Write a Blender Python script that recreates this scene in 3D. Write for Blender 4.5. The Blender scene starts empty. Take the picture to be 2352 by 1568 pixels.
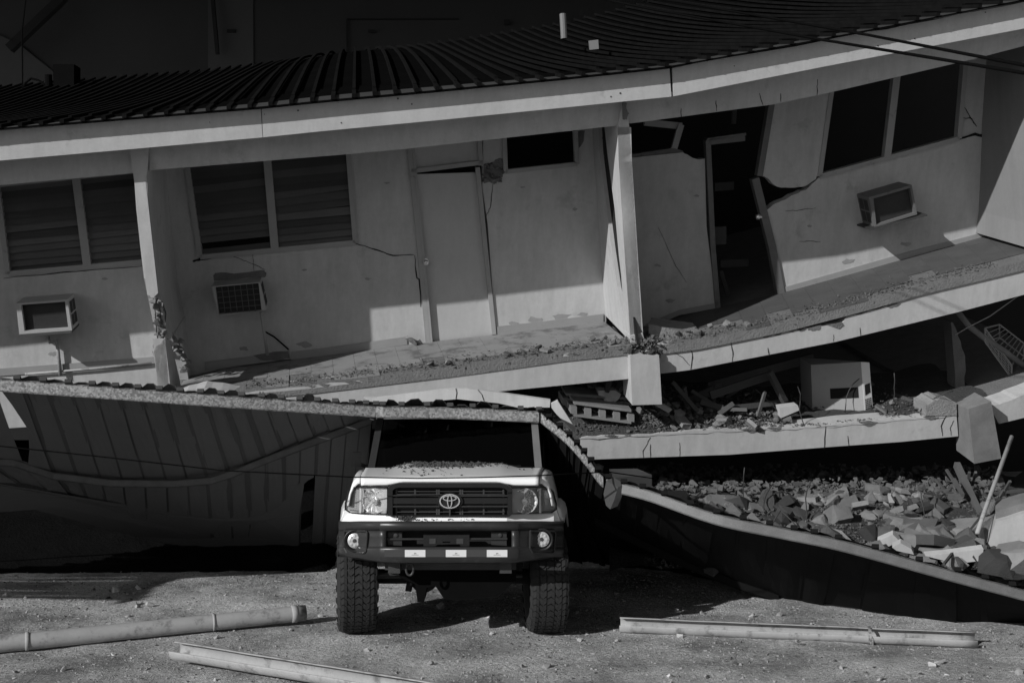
import bpy, bmesh, math, random
from mathutils import Vector, Matrix, noise
from mathutils.geometry import tessellate_polygon
random.seed(7)
R = math.radians
scene = bpy.context.scene
COL = scene.collection

# ------------------------------------------------------------------ camera, sky, sun, exposure
CZ, F, CX, HY, VW = 2.45, 2700.0, 1176.0, 750.0, 2352.0
cam_d = bpy.data.cameras.new('camera'); cam = bpy.data.objects.new('camera', cam_d); COL.objects.link(cam)
cam.location = (0, 0, CZ); cam.rotation_euler = (R(90), 0, 0)
cam_d.sensor_fit = 'HORIZONTAL'; cam_d.sensor_width = 36.0; cam_d.lens = F / VW * 36.0
cam_d.shift_y = -(784.0 - HY) / VW
cam_d.clip_start = 0.1; cam_d.clip_end = 3000
scene.camera = cam
SUN_AZ, SUN_EL = R(46), R(24)          # azimuth to the left of the view axis, behind the camera
to_sun = Vector((-math.sin(SUN_AZ) * math.cos(SUN_EL), -math.cos(SUN_AZ) * math.cos(SUN_EL), math.sin(SUN_EL)))
world = bpy.data.worlds.new('World'); scene.world = world; world.use_nodes = True
nt = world.node_tree; bg = nt.nodes['Background']
sky = nt.nodes.new('ShaderNodeTexSky'); sky.sky_type = 'NISHITA'; sky.sun_disc = False
sky.sun_elevation = SUN_EL; sky.sun_rotation = math.atan2(to_sun.x, to_sun.y)
bw = nt.nodes.new('ShaderNodeRGBToBW'); nt.links.new(sky.outputs[0], bw.inputs[0]); nt.links.new(bw.outputs[0], bg.inputs[0])
bg.inputs[1].default_value = 0.068
sun_d = bpy.data.lights.new('sun', 'SUN'); sun = bpy.data.objects.new('sun', sun_d); COL.objects.link(sun)
sun_d.energy = 5.0; sun_d.angle = R(0.5); sun_d.color = (1, 1, 1)
sun.rotation_euler = (-to_sun).to_track_quat('-Z', 'Y').to_euler(); sun.location = (-10, -10, 12)
vs = scene.view_settings; vs.view_transform = 'Standard'; vs.look = 'None'; vs.gamma = 1.0; vs.exposure = -0.5
vs.use_curve_mapping = False

# ------------------------------------------------------------------ mapping helpers
# photo crops measured in pixels: origin x, origin y, scale
CR = {0: (0, 0, 1 / 1.7415), 1: (1200, 1550, 1.4931), 2: (0, 0, 1.68), 3: (0, 550, 1.4936), 4: (1300, 0, 1.68), 5: (1300, 500, 1.3064),
      6: (2600, 0, 1.5682), 7: (2500, 700, 1.4255), 8: (2100, 1500, 1.1784), 'A': (0, 1400, 1.568), 'B': (0, 2200, 1.568),
      'C': (1300, 1850, 2.352), 'D': (3200, 1100, 1.3069), 'E': (2000, 1300, 1.47), 'F': (2200, 2200, 1.2405),
      'G': (2400, 300, 2.24), 'H': (400, 900, 2.24), 'I': (3500, 1500, 1.96), 'J': (2150, 1450, 2.613)}
def k(n, *pts):
    ox, oy, s = CR[n]
    return [((ox + x / s) / 1.7415, (oy + y / s) / 1.7415) for x, y in pts]
def k1(n, x, y): return k(n, (x, y))[0]
def U(px, py, d):                       # a point seen at px,py standing d metres away
    return Vector(((px - CX) * d / F, d, CZ + (HY - py) * d / F))
def GR(px, py):                         # the ground point seen at px,py
    d = CZ * F / (py - HY); return U(px, py, d)
WV = Vector((-0.139, 1.0, 0.236)).normalized()      # inward direction of the leaning storey
CAMP = Vector((0, 0, CZ))
C0 = (U(1040, 780, 13.7) - CAMP).dot(WV)
def W(px, py, w=0.0):                   # a point of the plane w metres behind the leaning facade
    r = Vector(((px - CX) / F, 1, (HY - py) / F))
    return CAMP + r * ((C0 + w) / r.dot(WV))

# ------------------------------------------------------------------ object helpers
ORG = {}
def thing(name, label, cat, loc=(0, 0, 0), group=None):
    o = bpy.data.objects.new(name, None); COL.objects.link(o); o.location = loc; ORG[o] = Vector(loc)
    o['label'] = label; o['category'] = cat
    if group: o['group'] = group
    o.empty_display_size = 0.1
    return o
def tag(o, label=None, cat=None, group=None, kind=None):
    if label: o['label'] = label
    if cat: o['category'] = cat
    if group: o['group'] = group
    if kind: o['kind'] = kind
    return o
def mk(name, verts, faces, m, parent=None, smooth=False, fix=True):
    og = ORG.get(parent, Vector((0, 0, 0)))
    me = bpy.data.meshes.new(name)
    me.from_pydata([tuple(Vector(v) - og) for v in verts], [], faces)
    if fix:
        b = bmesh.new(); b.from_mesh(me); bmesh.ops.recalc_face_normals(b, faces=b.faces); b.to_mesh(me); b.free()
    if smooth:
        for p in me.polygons: p.use_smooth = True
    me.materials.append(m)
    o = bpy.data.objects.new(name, me); COL.objects.link(o)
    if parent: o.parent = parent; ORG[o] = og
    return o
class MB:                                # collects shapes of one mesh
    def __init__(s): s.v = []; s.f = []
    def add(s, v, f):
        n = len(s.v); s.v += [Vector(x) for x in v]; s.f += [tuple(i + n for i in q) for q in f]; return s
    def prism(s, loops, vec):
        off = []; pts = []
        for lp in loops: off.append(len(pts)); pts += [Vector(p) for p in lp]
        tris = tessellate_polygon([[Vector(p) for p in lp] for lp in loops]); n = len(pts); vec = Vector(vec)
        f = [tuple(t) for t in tris] + [tuple(i + n for i in reversed(t)) for t in tris]
        for lp, o in zip(loops, off):
            m = len(lp)
            for i in range(m): f.append((o + i, o + (i + 1) % m, o + (i + 1) % m + n, o + i + n))
        return s.add(pts + [p + vec for p in pts], f)
    def hexa(s, a, b):                   # two quads of four points
        return s.add(list(a) + list(b), [(0, 1, 2, 3), (7, 6, 5, 4), (0, 4, 5, 1), (1, 5, 6, 2), (2, 6, 7, 3), (3, 7, 4, 0)])
    def box(s, c, sx, sy, sz, rot=None):
        p = []
        for z in (-.5, .5):
            for x, y in ((-.5, -.5), (.5, -.5), (.5, .5), (-.5, .5)):
                v = Vector((x * sx, y * sy, z * sz))
                if rot is not None: v = rot @ v
                p.append(Vector(c) + v)
        return s.hexa(p[:4], p[4:])
    def bar(s, a, b, w, h, up=(0, 0, 1)):  # rectangular bar from a to b
        a = Vector(a); b = Vector(b); d = (b - a).normalized(); up = Vector(up)
        x = d.cross(up)
        if x.length < 1e-4: x = d.cross(Vector((1, 0, 0)))
        x.normalize(); z = x.cross(d).normalized()
        q = lambda c: [c - x * w / 2 - z * h / 2, c + x * w / 2 - z * h / 2, c + x * w / 2 + z * h / 2, c - x * w / 2 + z * h / 2]
        return s.hexa(q(a), q(b))
    def tube(s, pts, r, n=8, caps=True):
        pts = [Vector(p) for p in pts]; rr = r if isinstance(r, (list, tuple)) else [r] * len(pts)
        v = []; f = []
        for i, p in enumerate(pts):
            d = (pts[min(i + 1, len(pts) - 1)] - pts[max(i - 1, 0)]).normalized()
            x = d.cross(Vector((0.13, 0.07, 1))).normalized(); z = x.cross(d)
            for j in range(n):
                a = 2 * math.pi * j / n; v.append(p + (x * math.cos(a) + z * math.sin(a)) * rr[i])
        for i in range(len(pts) - 1):
            for j in range(n): f.append((i * n + j, i * n + (j + 1) % n, (i + 1) * n + (j + 1) % n, (i + 1) * n + j))
        if caps: f.append(tuple(range(n))); f.append(tuple(range((len(pts) - 1) * n, len(pts) * n)))
        return s.add(v, f)
    def lathe(s, c, axis, prof, n=24, ref=(0, 0, 1)):   # prof: (radius, along axis)
        c = Vector(c); a = Vector(axis).normalized(); x = a.cross(Vector(ref)).normalized(); z = x.cross(a); v = []; f = []
        for r, t in prof:
            for j in range(n):
                th = 2 * math.pi * j / n; v.append(c + a * t + (x * math.cos(th) + z * math.sin(th)) * r)
        for i in range(len(prof) - 1):
            for j in range(n): f.append((i * n + j, i * n + (j + 1) % n, (i + 1) * n + (j + 1) % n, (i + 1) * n + j))
        return s.add(v, f)
    def chunk(s, c, sz, seed=None, flat=1.0):
        rnd = random.Random(seed if seed is not None else random.random())
        v, f = chunk_geo(rnd); rot = Matrix.Rotation(rnd.uniform(0, 6.28), 3, 'Z') @ Matrix.Rotation(rnd.uniform(-.6, .6), 3, 'X') @ Matrix.Rotation(rnd.uniform(-.6, .6), 3, 'Y')
        return s.add([Vector(c) + rot @ Vector((p.x * sz, p.y * sz, p.z * sz * flat)) for p in v], f)
    def build(s, name, m, parent=None, smooth=False, fix=True): return mk(name, s.v, s.f, m, parent, smooth, fix)
def chunk_geo(rnd, n=11):                # a convex broken lump
    b = bmesh.new()
    ax = (rnd.uniform(.55, 1), rnd.uniform(.45, .9), rnd.uniform(.3, .7))
    for i in range(n):
        p = Vector((rnd.uniform(-1, 1), rnd.uniform(-1, 1), rnd.uniform(-1, 1)))
        m = max(abs(q) for q in p); p /= m ** .8
        b.verts.new((p.x * ax[0] * .5, p.y * ax[1] * .5, p.z * ax[2] * .5))
    r = bmesh.ops.convex_hull(b, input=b.verts)
    bad = [g for g in r['geom_interior'] if isinstance(g, bmesh.types.BMVert)]
    if bad: bmesh.ops.delete(b, geom=bad, context='VERTS')
    b.verts.ensure_lookup_table(); b.verts.index_update()
    v = [q.co.copy() for q in b.verts]; f = [tuple(q.index for q in p.verts) for p in b.faces]; b.free()
    return v, f
def rough(pts, amp, n=4, closed=False, seed=1):
    rnd = random.Random(seed); out = []; m = len(pts)
    for i in range(m if closed else m - 1):
        a, b = pts[i], pts[(i + 1) % m]; out.append(a)
        dx, dy = b[0] - a[0], b[1] - a[1]; L = math.hypot(dx, dy) or 1
        for j in range(1, n):
            t = j / n + rnd.uniform(-.3, .3) / n; e = rnd.uniform(-amp, amp)
            out.append((a[0] + dx * t - dy / L * e, a[1] + dy * t + dx / L * e))
    if not closed: out.append(pts[-1])
    return out
def slab(name, loops, w0, th, m, parent=None):       # outline(s) on the facade plane w0, thickness th inward
    if not isinstance(loops[0], list): loops = [loops]
    b = MB(); b.prism([[W(x, y, w0) for x, y in lp] for lp in loops], WV * th)
    return b.build(name, m, parent)
def dslab(name, loop, d, vec, m, parent=None):       # outline at depth d
    b = MB(); b.prism([[U(x, y, d) for x, y in loop]], vec); return b.build(name, m, parent)
def wbar(b, p, q, w, wid, dep):                      # bar on the facade plane between two photo points
    a, c = W(*p, w), W(*q, w); d = (c - a).normalized(); x = d.cross(WV).normalized() * wid / 2
    b.hexa([a - x, a + x, c + x, c - x], [a - x + WV * dep, a + x + WV * dep, c + x + WV * dep, c - x + WV * dep]); return b
def lerp(a, b, t): return a + (b - a) * t
def interp(pts, x):                                  # y on a polyline
    if x <= pts[0][0]:
        a, b = pts[0], pts[1]
    elif x >= pts[-1][0]:
        a, b = pts[-2], pts[-1]
    else:
        for a, b in zip(pts, pts[1:]):
            if a[0] <= x <= b[0]: break
    return a[1] + (b[1] - a[1]) * (x - a[0]) / (b[0] - a[0])

# ------------------------------------------------------------------ materials (grey: the photograph is black and white)
def mat(name, col, var=.12, scale=3.0, rough_=.8, bump=.15, bscale=60, metal=0.0, fine=.06, spec=.4, coat=0, rnd=0.0, dirt=None, dirt_col=.1, dscale=1.2, bdist=.01, streak=0.0):
    m = bpy.data.materials.new(name); m.use_nodes = True; t = m.node_tree; N = t.nodes; L = t.links
    p = N['Principled BSDF']; p.inputs['Roughness'].default_value = rough_; p.inputs['Metallic'].default_value = metal
    p.inputs['Specular IOR Level'].default_value = spec; p.inputs['Coat Weight'].default_value = coat; p.inputs['Coat Roughness'].default_value = .08
    tc = N.new('ShaderNodeTexCoord')
    def nz(s, det=6, r=.6):
        q = N.new('ShaderNodeTexNoise'); q.inputs['Scale'].default_value = s; q.inputs['Detail'].default_value = det; q.inputs['Roughness'].default_value = r
        L.new(tc.outputs['Object'], q.inputs['Vector']); return q.outputs['Fac']
    def math_(op, a, b):
        q = N.new('ShaderNodeMath'); q.operation = op
        for i, x in enumerate((a, b)):
            if isinstance(x, (int, float)): q.inputs[i].default_value = x
            else: L.new(x, q.inputs[i])
        return q.outputs[0]
    v = math_('ADD', math_('MULTIPLY', nz(scale), 2 * var), 1 - var)
    v = math_('MULTIPLY', v, math_('ADD', math_('MULTIPLY', nz(scale * 17, 4), 2 * fine), 1 - fine))
    v = math_('MULTIPLY', v, col)
    if streak:
        mp = N.new('ShaderNodeMapping'); mp.inputs['Scale'].default_value = (9, 9, .7); L.new(tc.outputs['Object'], mp.inputs['Vector'])
        sq = N.new('ShaderNodeTexNoise'); sq.inputs['Scale'].default_value = 1.0; sq.inputs['Detail'].default_value = 7; sq.inputs['Roughness'].default_value = .7; L.new(mp.outputs[0], sq.inputs['Vector'])
        v = math_('MULTIPLY', v, math_('ADD', math_('MULTIPLY', sq.outputs['Fac'], 2 * streak), 1 - streak))
    if rnd:
        oi = N.new('ShaderNodeObjectInfo'); v = math_('MULTIPLY', v, math_('ADD', math_('MULTIPLY', oi.outputs['Random'], 2 * rnd), 1 - rnd))
    if dirt:
        mr = N.new('ShaderNodeMapRange'); mr.inputs['From Min'].default_value = 1 - dirt; mr.inputs['From Max'].default_value = 1 - dirt + .12
        L.new(nz(dscale, 9, .72), mr.inputs['Value'])
        mx = N.new('ShaderNodeMix'); mx.data_type = 'FLOAT'; L.new(mr.outputs[0], mx.inputs[0]); L.new(v, mx.inputs[2]); mx.inputs[3].default_value = dirt_col
        v = mx.outputs[0]
    cb = N.new('ShaderNodeCombineColor')
    for i in range(3): L.new(v, cb.inputs[i])
    L.new(cb.outputs[0], p.inputs['Base Color'])
    if bump:
        bp = N.new('ShaderNodeBump'); bp.inputs['Strength'].default_value = bump; bp.inputs['Distance'].default_value = bdist
        L.new(nz(bscale, 8, .65), bp.inputs['Height']); L.new(bp.outputs[0], p.inputs['Normal'])
    return m
M = {}
M['plaster'] = mat('plaster', .47, .2, 1.1, .85, .2, 70, fine=.09, dirt=.42, dirt_col=.36, dscale=2.6, streak=.26)
M['fascia'] = mat('fascia_paint', .48, .16, 1.5, .75, .1, 70, fine=.09, dirt=.40, dirt_col=.34, dscale=3.5, streak=.2)
M['frame'] = mat('window_frame_paint', .34, .15, 6, .6, .1, 120, dirt=.4, dirt_col=.16, dscale=5)
M['wood'] = mat('raw_wood', .085, .3, 5, .85, .3, 60, rnd=.3)
M['concrete'] = mat('broken_concrete', .17, .35, 7, .95, .7, 45, fine=.2, bdist=.03)
M['rubble'] = mat('rubble_concrete', .17, .3, 5, .95, .6, 40, fine=.2, rnd=.75, bdist=.03)
M['dust'] = mat('rubble_dust', .06, .4, 5, 1, .8, 30, fine=.3, bdist=.05)
M['floor'] = mat('balcony_tile', .24, .2, 3, .8, .15, 60, rnd=.06, dirt=.5, dirt_col=.12, dscale=4)
M['crack'] = mat('crack_gap', .012, .2, 9, 1, 0)
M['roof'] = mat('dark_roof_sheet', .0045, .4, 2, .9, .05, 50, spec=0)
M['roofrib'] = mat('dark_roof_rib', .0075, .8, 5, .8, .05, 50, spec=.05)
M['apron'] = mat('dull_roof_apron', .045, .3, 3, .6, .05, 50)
M['louvre'] = mat('louvre_glass', .12, .25, 3, .3, .03, 20, rnd=.35, spec=.4)
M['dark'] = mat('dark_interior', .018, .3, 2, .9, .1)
M['acwhite'] = mat('enamel_steel', .42, .08, 4, .45, .03, 60, dirt=.36, dirt_col=.25, dscale=6)
M['acgrey'] = mat('grey_steel', .14, .3, 5, .6, .05, 60, dirt=.42, dirt_col=.08, dscale=6)  # darker grey than the white enamel, with random darker patches
M['acdark'] = mat('coil_fins', .03, .3, 20, .6, .1)
M['galv'] = mat('galvanised_steel', .4, .1, 3, .42, .08, 30, metal=.55)
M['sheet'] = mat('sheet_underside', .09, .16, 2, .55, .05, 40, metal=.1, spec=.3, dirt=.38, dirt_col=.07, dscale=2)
M['galvmid'] = mat('shaded_zinc', .2, .4, 7, .6, .1, 40, metal=.2, fine=.35)  # zinc darkened to put shade into the far wing's edge purlin
M['galvdark'] = mat('deep_shaded_zinc', .09, .4, 9, .6, .1, 40, metal=.2, fine=.3)  # zinc darkened further to stand for shade under the sheets
M['sheetshade'] = mat('shaded_sheet_underside', .012, .3, 2, .8, .05, 40, spec=.05)  # same sheeting, darkened so the far wing's shade sits in the colour
M['pvc'] = mat('weathered_pvc', .36, .25, 2.5, .65, .1, 60, fine=.15, dirt=.47, dirt_col=.17, dscale=7)
M['ground'] = None
M['stone'] = mat('ground_stone', .42, .25, 8, .95, .4, 50, rnd=.4)
M['paint'] = mat('white_car_paint', .92, .02, 2, .3, .0, 60, coat=.4, dirt=.26, dirt_col=.6, dscale=7, fine=.02)
M['plastic'] = mat('black_plastic', .012, .25, 5, .42, .05, 160)
M['bumper'] = mat('bumper_paint', .032, .25, 3, .33, .04, 120, dirt=.42, dirt_col=.06, dscale=6)
M['rubber'] = mat('tyre_rubber', .022, .25, 8, .85, .2, 90, dirt=.45, dirt_col=.045, dscale=6)
M['chrome'] = mat('chrome', .85, .02, 2, .22, 0, metal=.75)
M['steel'] = mat('dull_steel', .06, .3, 6, .55, .2, 60, metal=.4)
M['reflector'] = mat('lamp_reflector', .85, .03, 2, .25, 0, metal=.6)
M['sticker'] = mat('reflective_sticker', .72, .03, 5, .4, 0)
M['cable'] = mat('cable_sheath', .006, .2, 5, .9, 0, spec=0)
M['dirt'] = mat('loose_dirt', .07, .4, 12, 1, .5, 60)
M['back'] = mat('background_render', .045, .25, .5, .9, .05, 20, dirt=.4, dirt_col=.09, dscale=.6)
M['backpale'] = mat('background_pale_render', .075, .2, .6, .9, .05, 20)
# spangled zinc
t = M['galv'].node_tree; vo = t.nodes.new('ShaderNodeTexVoronoi'); vo.inputs['Scale'].default_value = 70
tc = t.nodes['Texture Coordinate']; t.links.new(tc.outputs['Object'], vo.inputs['Vector'])
bwn = t.nodes.new('ShaderNodeRGBToBW'); t.links.new(vo.outputs['Color'], bwn.inputs[0])
mr = t.nodes.new('ShaderNodeMapRange'); mr.inputs['To Min'].default_value = .22; mr.inputs['To Max'].default_value = .52; mr.inputs['From Min'].default_value = .2; mr.inputs['From Max'].default_value = .8
t.links.new(bwn.outputs[0], mr.inputs['Value']); cbn = t.nodes.new('ShaderNodeCombineColor')
for i in range(3): t.links.new(mr.outputs[0], cbn.inputs[i])
t.links.new(cbn.outputs[0], t.nodes['Principled BSDF'].inputs['Base Color'])
def glass_mat(name, tr=.9, tint=.95, rough_=.03):
    m = bpy.data.materials.new(name); m.use_nodes = True; t = m.node_tree; N = t.nodes; N.remove(N['Principled BSDF'])
    a = N.new('ShaderNodeBsdfTransparent'); a.inputs[0].default_value = (tint, tint, tint, 1)
    g = N.new('ShaderNodeBsdfGlossy'); g.inputs['Roughness'].default_value = rough_
    fr = N.new('ShaderNodeFresnel'); fr.inputs[0].default_value = 1.5; mx = N.new('ShaderNodeMixShader')
    t.links.new(fr.outputs[0], mx.inputs[0]); t.links.new(a.outputs[0], mx.inputs[1]); t.links.new(g.outputs[0], mx.inputs[2])
    t.links.new(mx.outputs[0], N['Material Output'].inputs[0]); return m
M['glass'] = glass_mat('clear_lens'); M['darkglass'] = glass_mat('windscreen_glass', tint=.35)
def ground_mat():
    m = bpy.data.materials.new('gravel_ground'); m.use_nodes = True; t = m.node_tree; N = t.nodes; L = t.links
    p = N['Principled BSDF']; p.inputs['Roughness'].default_value = .95; p.inputs['Specular IOR Level'].default_value = .2
    tc = N.new('ShaderNodeTexCoord')
    def nz(s, d=8, r=.65):
        q = N.new('ShaderNodeTexNoise'); q.inputs['Scale'].default_value = s; q.inputs['Detail'].default_value = d; q.inputs['Roughness'].default_value = r
        L.new(tc.outputs['Object'], q.inputs['Vector']); return q.outputs['Fac']
    cr = N.new('ShaderNodeValToRGB'); e = cr.color_ramp.elements; e[0].position = .38; e[1].position = .62
    e[0].color = (.26,) * 3 + (1,); e[1].color = (.78,) * 3 + (1,); L.new(nz(1.1, 10, .7), cr.inputs[0])
    cr2 = N.new('ShaderNodeValToRGB'); e = cr2.color_ramp.elements; e[0].position = .3; e[1].position = .72; e[0].color = (.35,) * 3 + (1,); e[1].color = (1.5,) * 3 + (1,)
    L.new(nz(34, 9, .8), cr2.inputs[0])
    mx = N.new('ShaderNodeMix'); mx.data_type = 'RGBA'; mx.blend_type = 'MULTIPLY'; mx.inputs[0].default_value = 1
    L.new(cr.outputs[0], mx.inputs[6]); L.new(cr2.outputs[0], mx.inputs[7]); L.new(mx.outputs[2], p.inputs['Base Color'])
    vo = N.new('ShaderNodeTexVoronoi'); vo.inputs['Scale'].default_value = 25; L.new(tc.outputs['Object'], vo.inputs['Vector'])
    ad = N.new('ShaderNodeMath'); ad.operation = 'ADD'; L.new(nz(22, 12, .75), ad.inputs[0]); ad.inputs[1].default_value = 0
    bp = N.new('ShaderNodeBump'); bp.inputs['Strength'].default_value = 1.0; bp.inputs['Distance'].default_value = .05
    L.new(ad.outputs[0], bp.inputs['Height']); L.new(bp.outputs[0], p.inputs['Normal']); return m
M['ground'] = ground_mat()

# ------------------------------------------------------------------ ground
def axis(lo, hi, a, b, fine, steps):
    out = [lo * (1 - i / steps) ** 2.2 + a * (1 - (1 - i / steps) ** 2.2) for i in range(steps)]
    n = int((b - a) / fine); out += [a + (b - a) * i / n for i in range(n + 1)]
    out += [b + (hi - b) * (i / steps) ** 2.2 for i in range(1, steps + 1)]; return out
def gz(x, y):
    v = noise.noise(Vector((x * .5, y * .5, 3.1))) * .03 + noise.noise(Vector((x * 2.3, y * 2.3, 1.7))) * .012 + noise.noise(Vector((x * 9, y * 9, .3))) * .006
    return v * max(0, min(1, 1 - (math.hypot(x, y - 10) - 8) / 20)) if math.hypot(x, y - 10) > 8 else v
gx = axis(-900, 900, -6, 6, .07, 14); gy = axis(-900, 1500, 7, 13.5, .07, 14)
nx = len(gx)
gv = [(x, y, gz(x, y)) for y in gy for x in gx]
gf = [(j * nx + i, j * nx + i + 1, (j + 1) * nx + i + 1, (j + 1) * nx + i) for j in range(len(gy) - 1) for i in range(nx - 1)]
tag(mk('ground', gv, gf, M['ground'], smooth=True, fix=False), kind='structure')

# ------------------------------------------------------------------ the leaning, broken building
B = thing('collapsed_building', 'white concrete building tilted and broken, its lower floors crushed, dark ribbed roof', 'building', (0, 13, 0))
PL, FA = M['plaster'], M['fascia']
fas_top = [(-1150, 409), (-260, 327), (0, 300), (598, 251), (746, 236), (1000, 213), (1300, 184), (1539, 158), (1877, 97), (2086, 57), (2352, 5), (2640, -52)]
fas_bot = [(-1150, 470), (-260, 392), (0, 369), (298, 343), (601, 316), (746, 301), (1000, 277), (1300, 247), (1545, 222), (1910, 150), (2352, 66), (2640, 10)]
WF = -1.55
def ycut(pl, a, b):
    xs = [a] + [p[0] for p in pl if a + 1 < p[0] < b - 1] + [b]
    return [(x, interp(pl, x)) for x in xs]
for a, b, la in ((-1150, 599, None), (601, 1538, None), (1544, 2640, None)):
    top = ycut(fas_top, a, b); bot = ycut(fas_bot, a + 3, b + 4 if b < 1600 else b)
    if a > 1500: top = rough(top, 2.0, 5, seed=4)
    slab('fascia_board', top + bot[::-1], WF, .03, FA, B)
# soffit closes the eave
sf = MB()
for (x0, y0), (x1, y1) in zip(fas_bot, fas_bot[1:]):
    a, b = W(x0, y0 - 6, WF + .03), W(x1, y1 - 6, WF + .03); sf.hexa([a, b, b + WV * .35, a + WV * .35], [p + Vector((0, 0, .02)) for p in (a, b, b + WV * .35, a + WV * .35)])
sf.build('soffit', FA, B)
# eave beams
beam_bot = [(-1150, 526), (-260, 449), (0, 425.5), (302, 398), (348.6, 391), (804, 354), (934, 342), (1416, 289), (1493, 278), (1777, 240), (1910, 212), (2233, 137), (2352, 106), (2640, 36)]
for a, b, w in ((-1150, 318, -1.2), (343, 1424, -1.24), (1436, 2640, -1.2)):
    top = [(x, y - 30) for x, y in ycut(fas_bot, a, b)]; bot = ycut(beam_bot, a, b)
    if a == 343: bot[-1] = (1424, 287); top = top[:-1] + [(1430, interp(fas_bot, 1430) - 30), (1431, 262), (1424, 272)]
    if a == 1436:
        bot = [(1446, 284)] + bot[1:]; top = [(1433, 205), *top[1:]]
        bot = [(1439, 250), (1441, 268)] + bot
        bot = bot[:0] + bot
    slab('eave_beam', top + bot[::-1] if a != 1436 else top + bot[::-1], w, .24, PL, B)
# cracks on beams
def crack(name, pts, w, wid, parent, amp=1.5, m='crack', seed=2):
    p = rough(pts, amp, 4, seed=seed); b = MB(); n = len(p)
    up = []; dn = []
    rnd = random.Random(seed)
    for i, (x, y) in enumerate(p):
        q = p[min(i + 1, n - 1)]; o = p[max(i - 1, 0)]; dx, dy = q[0] - o[0], q[1] - o[1]; L = math.hypot(dx, dy) or 1
        t = (.35 + .65 * math.sin(math.pi * (i + .5) / n)) * rnd.uniform(.6, 1.2) * wid / 2
        up.append((x - dy / L * t, y + dx / L * t)); dn.append((x + dy / L * t, y - dx / L * t))
    for i in range(n - 1):
        b.prism([[W(*up[i], w), W(*up[i + 1], w), W(*dn[i + 1], w), W(*dn[i], w)]], WV * .0025)
    return b.build(name, M[m], parent)
for i, pts in enumerate((k('G', (1430, 165), (1462, 275)), k('G', (1620, 165), (1622, 245)), k('G', (1950, 40), (1945, 185)), k('G', (1040, 230), (1045, 325)), k('G', (728, 300), (730, 390)))):
    crack('crack', pts, -1.204, 1.6, B, 1, seed=20 + i)
# columns
cj = lambda p, s=1.0, n=3, sd=3: rough(p, s, n, seed=sd)
col1 = [(297, 335), (342, 333), (338, 395), (334, 413), (363, 673)] + cj([(363, 673), (352, 684), (338, 677)], 2)[1:] + [(308, 414)]
slab('column', col1, -1.3, .26, PL, B)
col1b = cj([(352, 806), (358, 797), (370, 790), (379, 773)], 2, 3, 8) + [(388, 889), (396, 960), (372, 960), (363, 885)]
slab('column', col1b, -1.3, .26, PL, B)
col2 = [(1430, 232), (1443, 262), (1450, 353), (1474, 764), (1470, 784), (1448, 790), (1421, 371), (1419, 290)]
slab('column', col2, -1.3, .24, PL, B)
slab('column_base', [(1447, 772), (1476, 764), (1482, 790), (1450, 797)], -1.33, .28, PL, B)
# broken column core: rebar and lumps
b = MB()
for i, (x, y, s) in enumerate([(352, 690, .07), (360, 700, .08), (366, 712, .06), (371, 700, .06), (362, 722, .07), (368, 735, .08), (360, 742, .07), (370, 752, .08), (376, 765, .06), (363, 768, .07), (372, 780, .08),
                               (362, 792, .08), (369, 803, .07), (375, 760, .06), (358, 728, .05), (357, 808, .06), (366, 758, .06)]):
    b.chunk(W(x, y, -1.25 + .05 * (i % 3)), s * 1.5, seed=i)
b.build('broken_core', M['rubble'], B)
b = MB()
for i, x in enumerate((350, 358, 366)):
    b.tube([W(x, 672, -1.18 + .04 * i), W(x + 7 + 4 * i, 720, -1.25 + .05 * i), W(x + 10, 765, -1.16), W(x + 16, 800, -1.17)], .006, 6)
b.build('rebar', M['steel'], B)
# partitions perpendicular to the facade
def partition(name, front, depth, w0, parent, th=.12, side=-1, m=PL):
    """front: photo points down the front edge at plane w0; the panel runs inward by depth(s)"""
    b = MB(); fr = [W(x, y, w0) for x, y in front]
    u = Vector((WV.y, -WV.x, 0)).normalized() * th * side
    for i in range(len(fr) - 1):
        a, c = fr[i], fr[i + 1]; da = depth[i]; dc = depth[i + 1]
        q = [a + WV * da[0], a + WV * da[1], c + WV * dc[1], c + WV * dc[0]]
        b.hexa(q, [p + u for p in q])
    return b.build(name, m, parent)
# first partition (beside the first column): face turned to the right, broken at the bottom
pf = [(336, 395), (341.5, 480), (351, 570), (359, 640), (365, 690), (377, 760), (384, 790)]
partition('partition_wall', pf, [(.004, 1.32)] * 4 + [(.10, 1.32), (.14, 1.32), (.20, 1.32)], -1.3, B, .12, -1)
pf2 = [(386, 790), (389, 815), (392, 845), (396, 880), (402, 935)]
partition('partition_wall', pf2, [(.55, 1.32), (.62, 1.32), (.80, 1.32), (.98, 1.32), (1.05, 1.32)], -1.3, B, .12, -1)
partition('partition_wall', [(379, 778), (383, 815), (387, 850), (392, 900), (398, 960)], [(.0, .02), (.0, .34), (.0, .46), (.0, .62), (.0, .72)], -1.3, B, .12, -1)
b = MB()
for i in range(22):
    t = i / 21; x = lerp(386, 399, t); y = lerp(792, 900, t); dd = lerp(.42, .95, t)
    b.chunk(W(x, y, -1.3) + WV * (dd + random.uniform(-.05, .05)) + Vector((random.uniform(-.03, .05), 0, random.uniform(-.03, .03))), random.uniform(.06, .13), seed=100 + i)
b.build('broken_edge', M['rubble'], B)
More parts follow.
